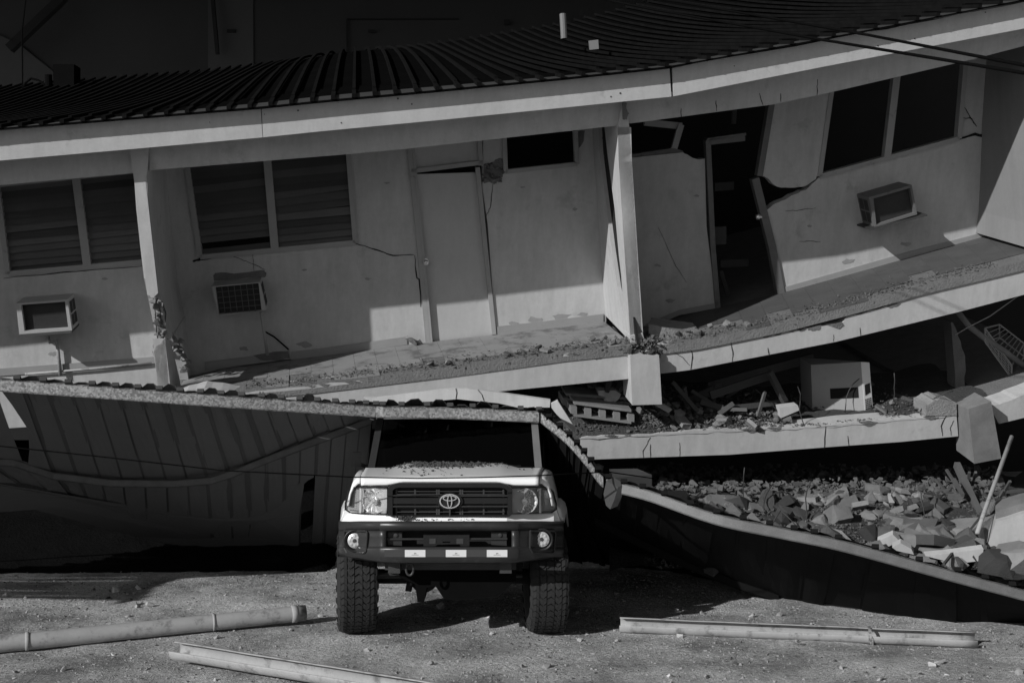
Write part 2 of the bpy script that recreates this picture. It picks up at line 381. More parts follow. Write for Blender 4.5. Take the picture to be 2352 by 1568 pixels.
# second partition with the long split beside the second column
top2 = [(1419, 292), (1421, 371), (1429, 490), (1436, 600), (1442, 680), (1449, 785)]
split = [.98, .93, .78, .62, .48, .10]; gap = [.30, .40, .42, .32, .26, .10]
partition('partition_wall', top2, [(0.0, s - g) for s, g in zip(split, gap)], -1.3, B, .14, 1)
partition('partition_wall', top2, [(s + .02, 1.35) for s in split], -1.3, B, .12, 1)
b = MB()
for i in range(20):
    t = i / 19; j = min(4, int(t * 5)); u_ = t * 5 - j
    p = W(lerp(top2[j][0], top2[j + 1][0], u_), lerp(top2[j][1], top2[j + 1][1], u_), -1.3); s = lerp(split[j], split[j + 1], u_)
    b.chunk(p + WV * (s + .02 + random.uniform(-.03, .03)) + Vector((.07, 0, 0)), random.uniform(.04, .09), seed=200 + i)
b.build('broken_edge', M['concrete'], B)
partition('split_shade', [(x + 9, y) for x, y in top2], [(s_ - g - .12, s_ + .14) for s_, g in zip(split, gap)], -1.3, B, .02, 1, M['crack'])  # black backing added so the split reads as deep shade
slab('broken_plaster', cj(k('G', (198, 245), (240, 250), (236, 300), (262, 345), (240, 402), (205, 400)), 1.5, 3, 77), -1.312, .02, M['concrete'], B)
# end partition on the far side
partition('partition_wall', [(2420, 60), (2400, 300), (2388, 520), (2380, 575)], [(0, 1.42)] * 4, -1.3, B, .15, 1, mat('shaded_plaster', .24, .2, 1.2, .85, .2, 70, streak=.15))  # plaster darkened to put the end bay's shade into its colour

# walls --------------------------------------------------------------
win1 = [(-8, 425), (318, 392), (333, 601), (17, 629)]
slab('wall', [[(-1150, 480), (368, 364), (368, 850), (368, 960), (-1150, 1060)], win1[::-1]], 0, .14, PL, B)
win2 = k('5', ) if False else [(428.7, 380), (799, 340), (816, 557), (459.4, 590.7)]
wall2a = [(372, 354), (934, 325), (978, 786), (900, 796), (746, 815), (600, 832), (500, 848), (430, 870), (372, 880)]
slab('wall', [wall2a, win2[::-1]], 0, .14, PL, B)
sw = k(5, (938, 60), (1310, 30), (1318, 205), (945, 245))
hole1 = cj(k(5, (822, 215), (850, 205), (900, 178), (936, 172), (944, 240), (925, 275), (880, 300), (812, 306)), 2, 3, 5)
wall2b = k(5, (826, 60))+ [(1400, 262), (1392, 745)] + [(1139, 772)] + k(5, (850, 520), (822, 330))
slab('wall', [wall2b, [p for p in sw][::-1]], 0, .14, PL, B)
slab('broken_plaster', cj(k(5, (828, 212), (860, 200), (900, 178), (932, 172), (940, 236), (930, 270), (880, 300), (830, 306)), 2, 4, 15), -.006, .02, M['concrete'], B)
b = MB()
for i in range(26):
    x, y = k1(5, random.uniform(835, 930), random.uniform(205, 295)); b.chunk(W(x, y, -.01), random.uniform(.05, .11), seed=300 + i)
b.build('exposed_masonry', M['concrete'], B)
slab('broken_plaster', cj(k(5, (1312, 32), (1358, 30), (1352, 85), (1322, 125)), 2, 3, 16), -.008, .02, M['concrete'], B)
# third bay
w3 = k('G', (262, 745), (745, 695)) + cj(k('G', (745, 695), (800, 725), (850, 750), (905, 755), (940, 748)), 1.5, 3, 6)[1:] + [(1623, 520), (1646, 708), (1560, 724), (1482, 756), (1440, 760)]
slab('wall', w3, 0, .14, PL, B)
slab('broken_plaster', k('G', (284, 712), (660, 655), (745, 680), (748, 700), (282, 748)), .02, .1, M['concrete'], B)
w3b = k(6, (770, 640), (1145, 560), (1062, 1088)) + cj(k(6, (1062, 1088), (1040, 1125), (960, 1172), (880, 1178), (800, 1172), (712, 1105)), 2, 3, 9)[1:] + k(6, (688, 1105))
slab('wall', w3b, -.02, .14, PL, B)
win3 = k(6, (1143, 560), (1985, 365), (1942, 870), (1066, 1108))
w3c = cj(k(6, (735, 1315), (800, 1270), (930, 1212), (1000, 1175), (1045, 1128), (1062, 1112)), 2, 3, 10) + k(6, (1945, 878), (2040, 848), (2130, 872), (2205, 940), (2260, 985), (2346, 1018), (2560, 1120)) + k(7, (2400, 250), (2080, 330), (890, 662))
slab('wall', w3c, 0, .14, PL, B)
w3d = k(6, (1987, 340), (2600, 250), (2600, 1120), (2350, 1008), (2262, 972), (2208, 925), (2132, 860), (2040, 838), (1944, 868))
slab('wall', w3d, .012, .14, PL, B)
# baseboards
def strip(name, pts, h, w, th, m, parent):
    b = MB()
    for (x0, y0), (x1, y1) in zip(pts, pts[1:]): b.prism([[W(x0, y0 - h, w), W(x1, y1 - h, w), W(x1, y1, w), W(x0, y0, w)]], WV * th)
    return b.build(name, m, parent)
M['skirting'] = mat('skirting_tile', .30, .15, 4, .6, .05, 60, dirt=.4, dirt_col=.25, dscale=5)
for pts, h in (([(-200, 878), (154, 852), (357, 836)], 17), ([(470, 850), (640, 828)], 18), ([(668, 826), (746, 817), (935, 791)], 18), ([(1141, 769), (1250, 757), (1386, 740)], 19), ([(1482, 757), (1560, 724), (1643, 708)], 12),
               ([*k(7, (890, 680), (1600, 478), (2080, 352))], 14)):
    strip('baseboard', pts, h, -.014, .012, M['skirting'], B)
# cracks on the walls
for i, (pts, wd) in enumerate(((k(5, (160, 618), (260, 650), (355, 682), (465, 678)), 3.0), (k(5, (468, 680), (480, 800), (492, 805), (500, 950)), 3.0), (k(3, (20, 842), (300, 815), (500, 797), (860, 768)), 2.2), (k('H', (830, 325), (900, 305), (1160, 268)), 7),
                             (k('H', (1160, 268), (1290, 320), (1380, 352), (1480, 400)), 1.6), (k('H', (1368, 255), (1372, 350), (1380, 410)), 1.2), (k(5, (878, 305), (865, 430), (840, 480)), 1.6), (k('G', (160, 450), (168, 580), (160, 720)), 1.0),
                             (k(6, (1970, 670), (2010, 740), (2050, 795)), 2), (k(6, (1955, 740), (2020, 745), (2050, 795)), 2.2), (k(6, (850, 1325), (940, 1318), (1040, 1305)), 1.3), (k(6, (935, 1515), (1000, 1512), (1070, 1516)), 1.3),
                             (k(7, (190, 300), (290, 520), (350, 610)), .9), (k(6, (1945, 868), (2040, 842), (2132, 866), (2205, 932), (2262, 978), (2346, 1012), (2440, 1050)), 9))):
    crack('crack', pts, -.004, wd, B, 1.2, seed=40 + i)
# flaked paint near the wall foot and the openings
M['flake'] = mat('bare_render', .30, .25, 5, .95, .4, 60, fine=.15)
rs = random.Random(14)
for x, y, r_ in ((560, 800, 9), (700, 792, 12), (845, 640, 6), (1230, 735, 13), (1290, 728, 16), (1340, 722, 9), (1180, 742, 7), (1010, 345, 0), (1540, 690, 10), (1600, 450, 5), (1510, 610, 6), (1950, 600, 10), (2080, 560, 9), (1860, 520, 5), (240, 640, 5), (120, 812, 9), (890, 420, 5), (700, 620, 5), (1320, 480, 6), (1200, 430, 4)):
    if not r_: continue
    n_ = 9; slab('paint_flake', cj([(x + r_ * rs.uniform(.7, 1.9) * math.cos(a), y + r_ * rs.uniform(.3, .8) * math.sin(a)) for a in [j * 2 * math.pi / n_ for j in range(n_)]], 1.2, 2, int(x), ) , -.003, .002, M['flake'], B)
# windows ------------------------------------------------------------
def window(name, quad, mull, label, nslat, parent, slats=True, seed=1, wd=.055):
    f = MB()
    for a, b_ in zip(quad, quad[1:] + quad[:1]): wbar(f, a, b_, -.03, wd, .09)
    fr = f.build(name, M['frame'], parent); fr['label'] = label
    m = MB(); wbar(m, mull[0], mull[1], -.036, .085, .08); m.build('mullion', M['frame'], fr)
    if not slats: return fr
    rnd = random.Random(seed)
    tl, tr, br, bl = [Vector((*p, 0)) for p in quad]; mt, mb = Vector((*mull[0], 0)), Vector((*mull[1], 0))
    for (A, B_, C_, D_) in ((tl, mt, mb, bl), (mt, tr, br, mb)):
        for i in range(nslat):
            t0 = (i + .5) / nslat; tilt = rnd.uniform(-.01, .01)
            if seed == 2 and A is mt and 3 < i < 9: tilt += rnd.uniform(-.03, .02)
            l, r = A.lerp(D_, t0), B_.lerp(C_, t0 + tilt)
            l = l.lerp(r, .02); r = r.lerp(l, .02)
            h = (D_ - A).y / nslat * .58
            if seed == 2 and A is tl and i == nslat - 2: continue
            a0, a1 = W(l.x, l.y - h, .045), W(r.x, r.y - h, .045); c0, c1 = W(l.x, l.y + h, .0), W(r.x, r.y + h, .0)
            s = MB(); s.hexa([a0, a1, c1, c0], [p + WV * .006 for p in (a0, a1, c1, c0)]); s.build('slat', M['louvre'], fr)
    return fr
window('window', win1, ((174, 408), (200, 612)), 'pair of dark louvred panes over the box unit beside the torn column', 13, B, seed=3)
window('window', win2, ((613, 360), (631, 573)), 'louvred pair of panes with crooked slats beside the closed door', 13, B, seed=2)
window('window', win3, k(6, (1555, 440), (1490, 990)), 'dark window with empty panes high on the steep end of the wall', 13, B, slats=False)
f = MB(); q = sw
for a, b_ in ((q[0], q[3]), (q[3], q[2]), (q[2], q[1])): wbar(f, a, b_, -.03, .05, .08)
tag(f.build('window', M['frame'], B), 'small empty window opening over the blank wall')
f = MB(); wbar(f, k1('G', 400, 425), k1('G', 735, 460), .05, .075, .05); wbar(f, k1('G', 730, 445), k1('G', 655, 700), .03, .07, .05)
tag(f.build('window_frame', M['frame'], B), 'bent loose window frame hanging in the broken opening')
f = MB(); wbar(f, k1('G', 1210, 300), k1('G', 1202, 440), .5, .05, .04); f.build('ceiling_batten', M['wood'], B)
# first door
dl = k(5, (475, 258), (790, 248), (873, 1098), (560, 1135))
M['door'] = mat('door_paint', .47, .12, 1.6, .6, .05, 40, dirt=.38, dirt_col=.36, dscale=3, streak=.12)
door = slab('door', dl, .03, .04, M['door'], B); door['label'] = 'closed white door hanging crooked in its frame'
kn = MB(); c = W(*k1(5, 525, 712), .03); kn.lathe(c, -WV, [(.035, 0), (.035, .01), (.014, .015), (.014, .04), (.03, .05), (.032, .07), (.015, .085), (.0, .086)], 14); kn.build('knob', M['chrome'], door)
f = MB()
for a, b_ in (((442, 120), (540, 1138)), ((462, 120), (556, 1138)), ((452, 242), (826, 196)), ((808, 82), (815, 212)), ((798, 222), (884, 1094))): wbar(f, k1(5, *a), k1(5, *b_), -.025, .05 if a[0] != 462 else .03, .09)
f.build('door_frame', M['frame'], B)
slab('transom_panel', k(5, (468, 108), (796, 80), (800, 186), (470, 230)), .02, .03, M['door'], B)
# second doorway
f = MB()
for a, b_, wd in (((970, 585), (1015, 1560), .06), ((960, 580), (1310, 530), .03), ((985, 600), (1300, 565), .07)): wbar(f, k1('G', *a), k1('G', *b_), -.03, wd, .1)
wbar(f, k1('G', 1015, 1555), (1650, 712), -.03, .06, .1)
f.build('door_frame', M['acgrey'], B)
f = MB(); wbar(f, k1(6, 765, 655), k1(6, 690, 1105), -.03, .07, .1); wbar(f, k1(6, 662, 1120), k1(6, 772, 1560), -.03, .09, .1); wbar(f, k1(6, 770, 1555), k1(7, 893, 682), -.03, .09, .1)
tag(f.build('door_jamb', M['acgrey'], B), 'snapped door jamb bent in the middle')
kn = MB(); kn.lathe(W(*k1('G', 1445, 1272), -.02), Vector((-1, -.3, 0)), [(.02, 0), (.02, .02), (.034, .03), (.036, .05), (.02, .07), (0, .072)], 14); kn.build('knob', M['chrome'], B)
for a_, b_, w_, h_ in ((k1('G', 1030, 1005), k1('G', 1200, 992), .5, .1), (k1(7, 545, 505), k1(7, 705, 500), .45, .09), (k1(7, 548, 545), k1(7, 590, 690), .3, .05), (k1('G', 1060, 1360), k1('G', 1060, 1520), .12, .2)):
    q_ = MB(); wbar(q_, a_, b_, w_, h_, .03); q_.build('shelf_board', M['acdark'], B)
# interior behind the openings
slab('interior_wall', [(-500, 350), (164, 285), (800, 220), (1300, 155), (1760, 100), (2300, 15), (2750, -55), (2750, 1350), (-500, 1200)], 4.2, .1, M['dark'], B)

# floors -------------------------------------------------------------
base2 = [(425, 868), (500, 850), (640, 832), (746, 818), (935, 793), (1140, 770), (1385, 741)]
edge2 = [(400, 915), (560, 896), (700, 884), (800, 872), (900, 860), (1050, 842), (1200, 822), (1300, 808), (1460, 792)]
base3 = [(1480, 758), (1560, 727), (1645, 709), (1800, 673), (2000, 618), (2275, 540), (2420, 505)]
edge3 = [(1490, 795), (1600, 782), (1700, 762), (1800, 742), (1900, 716), (2000, 690), (2120, 655), (2240, 627), (2352, 600), (2500, 560)]
WE = -1.36
def tiles(base, edge, x0, x1, e0, e1, nc, nr, parent, fm='floor'):
    fl = MB(); P_ = []
    for i in range(nc + 1):
        t = i / nc; bx = lerp(x0, x1, t); ex = lerp(e0, e1, t)
        a = W(bx, interp(base, bx), .0); c = W(ex, interp(edge, ex), WE); P_.append([a.lerp(c, j / nr) for j in range(nr + 1)])
    nrm = Vector((0, 0, 1))
    for i in range(nc):
        a, b_, c, d = P_[i][0], P_[i + 1][0], P_[i + 1][nr], P_[i][nr]
        fl.hexa([a, b_, c, d], [p - Vector((0, 0, .1)) for p in (a, b_, c, d)])
    fo = fl.build('balcony_floor', M['concrete'], parent)
    rnd = random.Random(5)
    for i in range(nc):
        for j in range(nr):
            if j >= nr - 1 and rnd.random() < .8: continue
            if j == nr - 2 and rnd.random() < .25: continue
            q = [P_[i][j], P_[i + 1][j], P_[i + 1][j + 1], P_[i][j + 1]]; c = sum(q, Vector()) / 4
            q = [p.lerp(c, .012) + nrm * .004 for p in q]; s = MB(); s.hexa([p + nrm * (.006 + rnd.uniform(0, .002)) for p in q], q); s.build('tile', M[fm], fo)
    return fo
tiles(base2, edge2, 425, 1388, 400, 1452, 20, 5, B)
M['floorshade'] = mat('shaded_dusty_tile', .08, .3, 3, .9, .2, 60, rnd=.06, dirt=.5, dirt_col=.07, dscale=4)  # dusty tile darkened further to carry the bay's shade
tiles(base3, edge3, 1480, 2420, 1490, 2500, 18, 5, B, 'floorshade')
# slab edge beams
sb2_top = rough([(380, 905), (470, 890), (560, 903), *k(5, (0, 1352), (180, 1335), (240, 1352), (440, 1336), (700, 1297), (1000, 1252), (1210, 1226), (1265, 1192), (1400, 1200), (1570, 1178))], 1.6, 5, seed=31) + k(5, (1620, 1170))
slab('floor_beam', sb2_top + k(5, (1620, 1322), (1575, 1327), (900, 1392)) + [(860, 935), (560, 985), (380, 1005)], WE - .01, .26, PL, B)
sb3_top = k(7, (120, 985), (200, 966)) + rough(k(7, (200, 966), (375, 960), (470, 968), (700, 917), (900, 890), (1040, 872), (1240, 842), (1262, 810), (1440, 765), (1590, 702), (1640, 657), (1780, 640), (1940, 602), (1985, 572), (2170, 536), (2275, 507), (2500, 440)), 1.6, 4, seed=32)[1:]
slab('floor_beam', sb3_top + k(7, (2500, 622), (2275, 682), (1900, 781), (1200, 951), (375, 1110), (205, 1132), (120, 1150)), WE, .26, PL, B)
for i, (pts, wd) in enumerate(((k(7, (372, 962), (385, 1040), (375, 1108)), 2.2), (k(7, (605, 940), (615, 1005), (612, 1068)), 1.8), (k(7, (815, 985), (822, 1032)), 1.8), (k(7, (1340, 870), (1345, 920)), 1.5), (k(7, (1190, 910), (1190, 950)), 1.1), (k(7, (250, 990), (330, 1040), (370, 1085)), 1.4))):
    crack('crack', pts, WE - .004, wd, B, 1, seed=70 + i)
for j, pts in enumerate((k(7, (1040, 872), (1120, 855), (1115, 880), (1080, 890), (1045, 885)), k(7, (1150, 855), (1240, 840), (1252, 860), (1225, 880), (1190, 868)))): slab('broken_plaster', cj(pts, 1.5, 3, 50 + j), WE - .003, .02, M['concrete'], B)
# floor structure behind the edge beams (carries the debris, shades what lies below)
for edge, xs in ((edge2, (380, 700, 1000, 1300, 1462)), (edge3, (1486, 1700, 1950, 2250, 2500))):
    b = MB()
    for x0, x1 in zip(xs, xs[1:]):
        a, c = W(x0, interp(edge, x0) + 14, WE + .25), W(x1, interp(edge, x1) + 14, WE + .25)
        b.hexa([a, c, c + WV * 5.2, a + WV * 5.2], [p - Vector((0, 0, .12)) for p in (a, c, c + WV * 5.2, a + WV * 5.2)])
    b.build('floor_slab', M['concrete'], B)
# column stub under the second column
slab('column', k('E', (765, 172), (935, 178), (952, 465), (778, 470)), WE - .14, .42, PL, B)
b = MB()
for i in range(40): 
    x, y = k1('E', random.uniform(745, 935), random.uniform(145, 190)); b.chunk(W(x, y, WE - .12 + random.uniform(0, .25)), random.uniform(.04, .1), seed=400 + i)
b.build('broken_edge', M['rubble'], B)
# lower floor edge
lb_top = rough([(1330, 1008), *k('E', (480, 660), (600, 650), (900, 642), (1100, 622), (1500, 610), (2000, 592)), *k(7, (1075, 1441), (1200, 1422), (1540, 1396), (1890, 1366))], 1.5, 4, seed=33)
slab('floor_beam', lb_top + k(7, (1900, 1488)) + k('E', (2352, 686), (2000, 711), (1350, 761), (630, 786)) + [(1330, 1056)], WE + .06, .3, PL, B)
slab('floor_beam', k('D', (990, 690)) + rough(k('D', (1000, 682), (1060, 668), (1171, 626), (1300, 580)), 1.5, 4, seed=35) + k('D', (1300, 712), (1171, 745), (1040, 777), (1020, 740)), WE + .0, .3, PL, B)
slab('broken_lump', cj(k(7, (1715, 1312), (1760, 1285), (1800, 1275), (1860, 1290), (1892, 1300), (1892, 1370), (1715, 1372)), 1.5, 3, 36), WE + .05, .3, M['rubble'], B)
for i, (pts, wd) in enumerate(((k('D', (135, 790), (128, 910)), 2), (k('D', (250, 840), (255, 900)), 1.6), (k('D', (770, 725), (738, 790), (745, 840)), 2), (k('D', (805, 760), (785, 800), (790, 838)), 1.6), (k('E', (885, 660), (840, 740), (845, 780)), 1.4), (k('E', (885, 700), (885, 780)), 1.4), (k('E', (1055, 690), (1057, 770)), 1.1))):
    crack('crack', pts, WE + .056, wd, B, 1, seed=80 + i)
b = MB()
for x0, x1, y0, y1 in ((1330, 1750, 1030, 995), (1750, 2200, 995, 950), (2200, 2500, 940, 850)):
    a, c = W(x0, y0, WE + .3), W(x1, y1, WE + .3); b.hexa([a, c, c + WV * 5, a + WV * 5], [p - Vector((0, 0, .12)) for p in (a, c, c + WV * 5, a + WV * 5)])
b.build('floor_slab', M['concrete'], B)
# spalled patches along the torn edges
rs = random.Random(88)
for tl, w_, xa, xb, n_ in ((sb2_top, WE - .013, 600, 1440, 9), (sb3_top, WE - .003, 1530, 2330, 10), (lb_top, WE + .057, 1380, 2150, 9)):
    srt = sorted(tl)
    for i in range(n_):
        x = rs.uniform(xa, xb); y = interp(srt, x); r_ = rs.uniform(5, 15)
        slab('broken_plaster', cj([(x - r_ * 1.6, y + 1), (x - r_ * .4, y - 1), (x + r_ * 1.5, y + 1), (x + r_ * .7, y + r_ * .6), (x - r_ * .2, y + r_ * rs.uniform(.4, .9))], 1.6, 3, 300 + i), w_, .02, M['concrete'], B)
for i in range(12):
    x = rs.uniform(60, 2280); y = interp(fas_bot, x) - rs.uniform(4, 60); r_ = rs.uniform(1.2, 2.4)
    slab('nail_head', [(x + r_ * math.cos(a), y + r_ * math.sin(a)) for a in [j * math.pi / 3 for j in range(6)]], WF - .004, .006, M['steel'], B)
# hanging column by the lower floor
M['grubby'] = mat('grubby_concrete', .2, .5, 4, .9, .3, 40, fine=.15)
hc = MB(); hf = k('D', (880, 700), (1000, 660), (1052, 958), (912, 985)); hl = k('D', (808, 672), (818, 915))
f4 = [W(x, y, WE - .2) for x, y in hf]; l2 = [W(x, y, WE + .16) for x, y in hl]; r2 = [f4[1] + WV * .36, f4[2] + WV * .36]
hc.add([f4[0], f4[1], f4[2], f4[3], l2[0], r2[0], r2[1], l2[1]], [(0, 1, 2, 3), (4, 7, 6, 5), (0, 3, 7, 4), (1, 5, 6, 2), (0, 4, 5, 1), (3, 2, 6, 7)])
tag(hc.build('hanging_column', M['grubby'], B), 'grubby square column stump hanging from the lower floor edge')
# inner stripped column beyond the box
b = MB(); pc = k(7, (1862, 840), (1880, 960), (1895, 1060), (1910, 1160), (1925, 1250)); 
b.prism([[W(x, y, -.6) for x, y in cj(k(7, (1858, 838), (1868, 838), (1915, 950), (1940, 1060), (1945, 1250), (1895, 1250), (1872, 1000)), 3, 4, 61)]], WV * .2)
tag(b.build('stripped_column', M['concrete'], B), 'stripped rough column with torn plaster')

# roof ----------------------------------------------------------------
ridge = [(-400, 236), (0, 202), (478, 164), (746, 132), (1071, 91), (1293, 56), (1464, 14), (1700, -60), (2200, -260)]
roof = MB(); NR = 80; ribs = []
XE0, XE1 = -1150, 2680
def roofline(x):
    e = W(x, interp(fas_top, x) - 5, WF - .11); xr = 820 + (x - 820) * .50; rr = W(xr, interp(ridge, xr), 9.0); return e, rr
def sagp(e, rr, t, x):
    s = math.exp(-((x - 780) / 420) ** 2) * .35
    return e.lerp(rr, t) + Vector((0, 0, 1)) * (math.sin(math.pi * t) * s - .14 * math.sin(math.pi * t))
TS = [0, .03, .08, .16, .28, .42, .6, .8, 1]
xs = [XE0 + (XE1 - XE0) * i / NR for i in range(NR + 1)]
rl = [roofline(x) for x in xs]
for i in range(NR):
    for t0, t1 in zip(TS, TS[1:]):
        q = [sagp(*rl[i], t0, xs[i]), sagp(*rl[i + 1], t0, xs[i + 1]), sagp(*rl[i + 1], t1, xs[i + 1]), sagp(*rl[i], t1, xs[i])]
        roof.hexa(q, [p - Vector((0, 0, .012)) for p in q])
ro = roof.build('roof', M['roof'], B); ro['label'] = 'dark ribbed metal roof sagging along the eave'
for i in range(NR):
    x = xs[i]; e, rr = rl[i]
    b = MB(); pts = [sagp(e, rr, t, x) + Vector((0, 0, .022)) for t in (.0, .035)]
    b.bar(pts[0] - WV * .02, pts[1], .04, .036); 
    b.build('rib', M['roofrib'], ro)
    b = MB(); pts = [sagp(e, rr, t, x) + Vector((0, 0, .04)) for t in (.028, .08, .16, .28, .42, .6, .8, 1)]
    for a, c in zip(pts, pts[1:]): b.bar(a, c, .032, .034)
    b.build('rib', M['roofrib'], ro)
# overlapping upper sheets start a little behind the eave
ov = MB()
for i in range(NR):
    if xs[i] > 1500: pass
    a, c = sagp(*rl[i], .028, xs[i]), sagp(*rl[i + 1], .028, xs[i + 1]); a2, c2 = sagp(*rl[i], .07, xs[i]), sagp(*rl[i + 1], .07, xs[i + 1])
    h = Vector((0, 0, .022 + random.uniform(0, .012))); ov.hexa([a + h, c + h, c2 + h * .6, a2 + h * .6], [p for p in (a, c, c2, a2)])
ov.build('sheet_lap', M['roof'], ro)
ap = MB()
for i in range(NR):
    a, c = sagp(*rl[i], .001, xs[i]) + Vector((0, 0, .003)), sagp(*rl[i + 1], .001, xs[i + 1]) + Vector((0, 0, .003)); a2, c2 = sagp(*rl[i], .027, xs[i]) + Vector((0, 0, .003)), sagp(*rl[i + 1], .027, xs[i + 1]) + Vector((0, 0, .003))
    ap.hexa([a, c, c2, a2], [p + Vector((0, 0, .003)) for p in (a, c, c2, a2)])
ap.build('eave_apron', M['apron'], ro)

# ------------------------------------------------------------------ background building, with an unseen slab added above to shade it
BG = thing('background_building', 'dark rendered wall of a taller building rising behind the tilted roof', 'building', (0, 26, 0))
D2 = 26.0
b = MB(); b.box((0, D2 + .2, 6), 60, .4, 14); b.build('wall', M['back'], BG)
b = MB(); b.box((5, D2 - 3.2, 10.3), 64, 6.6, .35); b.build('added_overhang', M['back'], BG)
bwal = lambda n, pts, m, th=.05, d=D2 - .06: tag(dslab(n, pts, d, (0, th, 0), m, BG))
bwal('pale_triangle', k(2, (-20, 230), (130, 300), (380, 500), (400, 640), (-20, 660)), M['backpale'], .05)  # lighter triangular piece set on the dark wall
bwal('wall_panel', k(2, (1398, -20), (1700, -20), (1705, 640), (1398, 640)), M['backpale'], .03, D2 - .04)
bwal('pipe', k(2, (1412, -30), (1436, -30), (1469, 360), (1447, 362)), M['dark'], .1, D2 - .3)
bwal('cover_plate', k(4, (1203, 132), (1242, 132), (1242, 168), (1203, 168)), M['dark'], .05, D2 - .1)
bwal('cover_plate', k(4, (290, 200), (335, 200), (335, 218), (290, 218)), M['dark'], .05, D2 - .1)
bwal('cover_plate', k(2, (1525, 198), (1580, 198), (1580, 218), (1525, 218)), M['dark'], .05, D2 - .1)
b = MB(); b.bar(U(*k1(2, 430, -20), D2 - .6), U(*k1(2, 65, 330), D2 - .6), .18, .18); b.build('diagonal_strut', M['dark'], BG)
b = MB(); b.bar(U(*k1(4, 148, 130), D2 - .05), U(*k1(4, 148, 420), D2 - .05), .03, .03); b.bar(U(*k1(4, 148, 130), D2 - .05), U(*k1(4, 900, 128), D2 - .05), .03, .03); b.build('panel_joint', M['dark'], BG)
tb = MB(); tb.box(U(*k1(2, 450, 545), 20.0), .35, .3, .5); 
tag(tb.build('roof_tank', M['cable'], None), 'dark squat box standing on the roof ridge', 'box')
tb = MB(); tb.tube([U(*k1(2, 328, 590), 20.0), U(*k1(2, 326, 505), 20.0)], .06, 10); tag(tb.build('roof_vent', M['cable'], None), 'short dark vent stub beside the box on the ridge', 'vent')
tb = MB(); tb.tube([U(*k1(2, *p), 20.0) for p in ((155, 600), (170, 560), (210, 528), (260, 540), (300, 570), (310, 600))], .02, 6); tag(tb.build('bent_conduit', M['cable'], None), 'thin bent conduit looping up from the roof ridge', 'conduit')
tb = MB(); tb.tube([U(*k1(2, *p), 19.5) for p in ((152, 600), (150, 200), (175, -20))], .012, 5); tag(tb.build('stay_wire', M['cable'], None), 'thin upright wire rising from the roof ridge', 'wire')
M['offwhite'] = mat('dull_white', .17, .1, 4, .7, .03)
tb = MB(); tb.tube([U(*k1(4, 1607, 262), 16.0), U(*k1(4, 1598, 95), 16.0)], .045, 10); tag(tb.build('vent_pipe', M['offwhite'], None), 'pale upright pipe standing on the dark roof', 'pipe')
tb = MB(); tb.prism([[U(*k1(4, *p), 14.6) for p in ((1774, 276), (1836, 268), (1840, 330), (1780, 336))]], (0, .12, .03)); tag(tb.build('roof_box', M['offwhite'], None), 'small pale box lying on the dark roof', 'box')

# ------------------------------------------------------------------ air conditioners
def ac(label, front, hole, wf, grid=None, tray=None, cm='acwhite'):
    fr = [W(x, y, wf) for x, y in front]; c = sum(fr, Vector()) / 4
    t = thing('window_air_conditioner', label, 'air conditioner', tuple(sum(fr[2:], Vector()) / 2), 'air conditioners set in the wall')
    b = MB(); n = 4; ho = [W(x, y, wf) for x, y in hole]; dep = -wf + .02
    # shell: front rim, sides
    v = fr + ho + [p + WV * dep for p in fr] + [p + WV * .06 for p in ho]
    f = [(i, (i + 1) % 4, 4 + (i + 1) % 4, 4 + i) for i in range(4)] + [(i, 8 + i, 8 + (i + 1) % 4, (i + 1) % 4) for i in range(4)] + [(4 + i, 4 + (i + 1) % 4, 12 + (i + 1) % 4, 12 + i) for i in range(4)]
    b.add(v, f); b.build('case', M[cm], t)
    b = MB(); b.prism([[p + WV * .055 for p in ho]], WV * .01); co = b.build('coil', M['acdark'], t)
    if grid:
        g = MB()
        for i in range(1, grid[0]):
            s = i / grid[0]; g.bar(ho[0].lerp(ho[1], s) + WV * .02, ho[3].lerp(ho[2], s) + WV * .02, .006, .006)
        for i in range(1, grid[1]):
            s = i / grid[1]; g.bar(ho[0].lerp(ho[3], s) + WV * .02, ho[1].lerp(ho[2], s) + WV * .02, .006, .006)
        M.setdefault('wire', mat('wire_guard', .11, .1, 4, .5, 0)); g.build('guard', M['wire'], t)
    # side vents
    ctr = c + WV * dep / 2
    for a, d in ((1, 2), (0, 3)):
        out = (fr[a] - fr[1 - a]).normalized()
        for (u0, u1) in ((.18, .48), (.54, .84)):
            for (s0, s1) in ((.12, .48), (.54, .88)):
                g = lambda u, s: fr[a].lerp(fr[d], s) + WV * dep * u + out * .003
                b = MB(); q = [g(u0, s0), g(u1, s0), g(u1, s1), g(u0, s1)]; b.hexa(q, [p - out * .002 for p in q]); b.build('vent', M['acdark'], t)
    if tray:
        b = MB(); p0, p1 = W(*tray[0], wf - .04), W(*tray[1], wf - .04); b.hexa([p0, p1, p1 + WV * (dep + .03), p0 + WV * (dep + .03)], [p - Vector((0, 0, .02)) for p in (p0, p1, p1 + WV * (dep + .03), p0 + WV * (dep + .03))]); b.build('tray', M['steel'], t)
    return t
ac('white box air conditioner under the window beside the torn column, nearest the canopy end', k(3, (95, 990), (402, 966), (430, 1152), (115, 1175)), k(3, (125, 1000), (388, 980), (408, 1138), (146, 1155)), -.33, tray=k(3, (112, 1180), (428, 1156)))
ac('box air conditioner with a wire guard and a drain pipe beneath', k('H', (1000, 550), (1432, 512), (1490, 760), (1062, 815)), k('H', (1032, 556), (1420, 520), (1448, 768), (1065, 800)), -.3, grid=(7, 5))
ac('dark air conditioner on a tray under the steep empty window', k(6, (1372, 1238), (1642, 1160), (1676, 1345), (1412, 1425)), k(6, (1402, 1246), (1632, 1180), (1660, 1335), (1420, 1410)), -.34, tray=k(6, (1385, 1435), (1740, 1345)), cm='acgrey')
